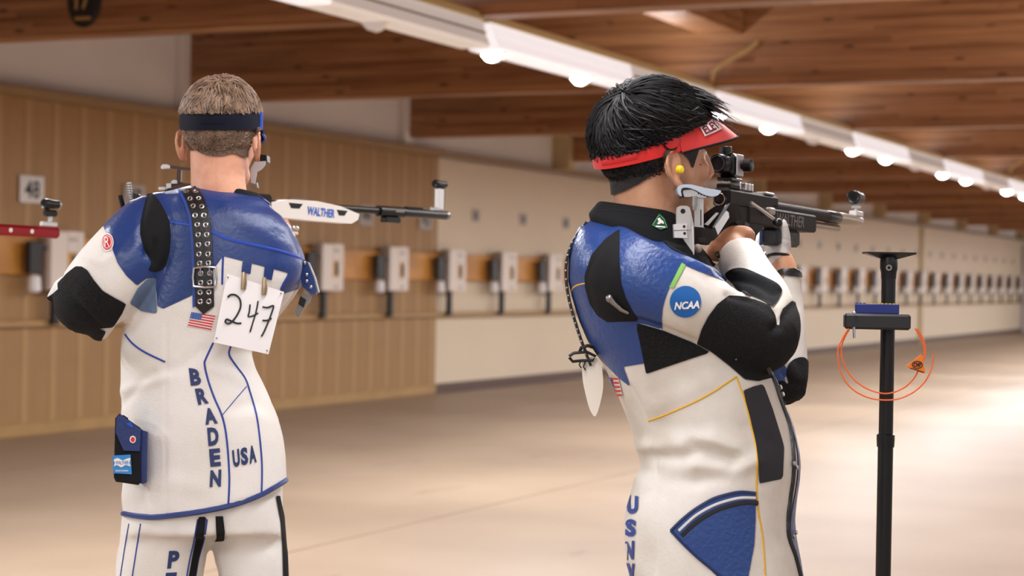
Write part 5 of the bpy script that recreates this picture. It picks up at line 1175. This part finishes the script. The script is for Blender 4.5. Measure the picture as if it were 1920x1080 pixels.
# ---- rifle stand
def build_stand():
    zs = 3.42; base = W(1657, 1080, zs); top = W(1666, 474, zs); x, y = (base[0]+top[0])/2, (base[1]+top[1])/2
    r = empty('rifle_stand', (x, y, 0)); tag(r, 'black rifle stand with a flat plate on top and a tray on its post', 'stand'); m = FPX/zs
    zz = lambda py: float(W(1662, py, zs)[2]); M_ST = mat('satin_black_steel', (22, 22, 24), .35, metal=.3)
    rr = 14/m
    MB().lathe((0, 0, 0), (0, 0, 1), [(.006, rr*1.02), (zz(838), rr*1.02)], 24).build('lower_post', M_ST, r, True)
    MB().lathe((0, 0, zz(838)), (0, 0, 1), [(0, rr*1.15), (.012, rr*1.2), (.022, rr*1.2), (.024, rr)], 24).build('post_collar', M_ST, r, True)
    MB().lathe((0, 0, zz(836)), (0, 0, 1), [(0, rr*.95), (zz(520)-zz(836), rr*.95)], 24).build('upper_post', M_ST, r, True)
    MB().lathe((0, 0, zz(523)), (0, 0, 1), [(0, rr*1.0), (.012, rr*1.05), (.02, rr*1.18), (.034, rr*1.18), (.044, rr*1.0), (zz(478)-zz(523), rr*.98)], 24).build('swivel_head', M_ST, r, True)
    d = np.array([.25, -.97, 0]); d /= np.linalg.norm(d); c = d*rr*1.1; c[2] = zz(502)
    MB().lathe(c-d*.004, d, [(0, .0055), (.007, .0055), (.007, .003), (.003, .003)], 16).build('swivel_bolt', M_STEELD, r, True)
    ztp = zz(473); w = 46/m
    pts = [(-1, -.55), (1, -.55), (1, .55), (-1, .55)]
    yawm = lambda a, b: (a*math.cos(.44)-b*math.sin(.44), a*math.sin(.44)+b*math.cos(.44))
    vs = [(*yawm(px*w*k, py*w*k), z) for z, k in ((ztp, 1), (ztp-.003, 1), (ztp-.012, .36)) for px, py in pts]
    MB().add(vs, [(0, 1, 2, 3), (4, 5, 1, 0), (5, 6, 2, 1), (6, 7, 3, 2), (7, 4, 0, 3), (8, 9, 5, 4), (9, 10, 6, 5), (10, 11, 7, 6), (11, 8, 4, 7), (11, 10, 9, 8)]).build('top_plate', M_ST, r)
    # feet
    for a in (0.3, 2.4, 4.5): MB().tube([(0, 0, .12), (.16*math.cos(a), .16*math.sin(a), .03), (.36*math.cos(a), .36*math.sin(a), .012)], .012, 10).build('leg', M_ST, r, True)
    # tray
    z0, z1 = zz(617), zz(588); h = z1-z0
    Mr = Matrix.Rotation(.30, 3, 'Z')
    MB().box((-.012, -.035, (z0+z1)/2), (.118, .062, h), Mr, .004).build('tray', mat('tray_black_plastic', (28, 29, 33), .5), r)
    tl = W(1601, 617, zs-.06)-np.array([x, y, 0]); MB().cyl((tl[0], tl[1], z0+.004), (tl[0]+.001, tl[1], z0-.016), .0026, 12).ellipsoid((tl[0], tl[1], z1+.001), (.004, .004, .003), 12, 8).build('tray_screw', M_SILVER, r, True)
    # pellet box resting on the tray
    pb = empty('pellet_box', (x-.012, y-.035, z1)); tag(pb, 'small blue pellet box with yellow pegs standing on the rifle stand\'s tray', 'box')
    M_PB = mat('pellet_box_blue', (26, 42, 116), .45); hh = zz(570)-z1
    b = MB().box((0, 0, hh/2), (.078, .03, hh), Mr, .0012)
    b.build('box_body', M_PB, pb); 
    for k in range(12):
        o = Mr @ Vector((-.036+k*.0066, 0, hh)); MB().cyl((o[0], o[1], hh-.001), (o[0], o[1], hh+.0016), .0026, 10).build('peg', mat('peg_yellow', (222, 200, 70), .5) if k > 2 else M_PB, pb, True)
    # orange safety flag cord hanging from the tray
    zf = zs-.05; co = mat('orange_cord', (240, 110, 50), .45); inv = np.array([x, y, z0])
    fl = empty('chamber_flag', tuple(inv)); tag(fl, 'orange looped cord with triangular tag hanging from the rifle stand\'s tray', 'safety flag')
    P = smooth_poly([(1591, 616), (1580, 634), (1572, 652), (1571, 672), (1575, 694), (1586, 716), (1604, 734), (1630, 746), (1656, 750), (1684, 748), (1712, 736), (1734, 716), (1746, 692), (1751, 664)], 5, False)
    MB().tube([W(a, b, zf-.0)-inv for a, b in P], .0014, 6).build('cord', co, fl, True)
    P = smooth_poly([(1593, 616), (1584, 632), (1578, 650), (1579, 670), (1588, 694), (1604, 714), (1628, 730), (1660, 738), (1690, 730), (1712, 712), (1724, 690), (1733, 668), (1731, 645), (1722, 626), (1716, 616)], 5, False)
    MB().tube([W(a, b, zf+.004)-inv for a, b in P], .0014, 6).build('cord', co, fl, True)
    P = smooth_poly([(1720, 616), (1730, 634), (1735, 652), (1734, 672)], 5, False); MB().tube([W(a, b, zf)-inv for a, b in P], .0014, 6).build('cord', co, fl, True)
    tr = [(1700, 686), (1729, 664), (1736, 700), (1720, 697)]
    tg = MB().prism([W(a, b, zf-.004)-inv for a, b in smooth_poly([(1700, 687), (1715, 675), (1728, 665), (1732, 682), (1735, 700), (1718, 695)], 2)], _F*.004).build('tag', mat('orange_tag', (240, 128, 34), .5), fl)
    ink = mat('tag_ink', (60, 34, 24), .6)
    MB().tube([W(1720+9.5*math.cos(t), 684+6.5*math.sin(t), zf-.0046)-inv for t in np.linspace(0, 6.283, 25)], .0009, 6, cap=False).tube([W(1711+1.0*k, 688+.5*k, zf-.0046)-inv for k in range(12)] if False else [W(1706, 690, zf-.0046)-inv, W(1732, 698, zf-.0046)-inv], .0008, 6).build('tag_print', ink, tg)
    tv, tf = text_box('CMP', bold=.04); MB().add([W(1713+14*a, 688-8*b, zf-.0048)-inv for a, b in tv], tf).build('tag_lettering', ink, tg)
    return r
build_stand()
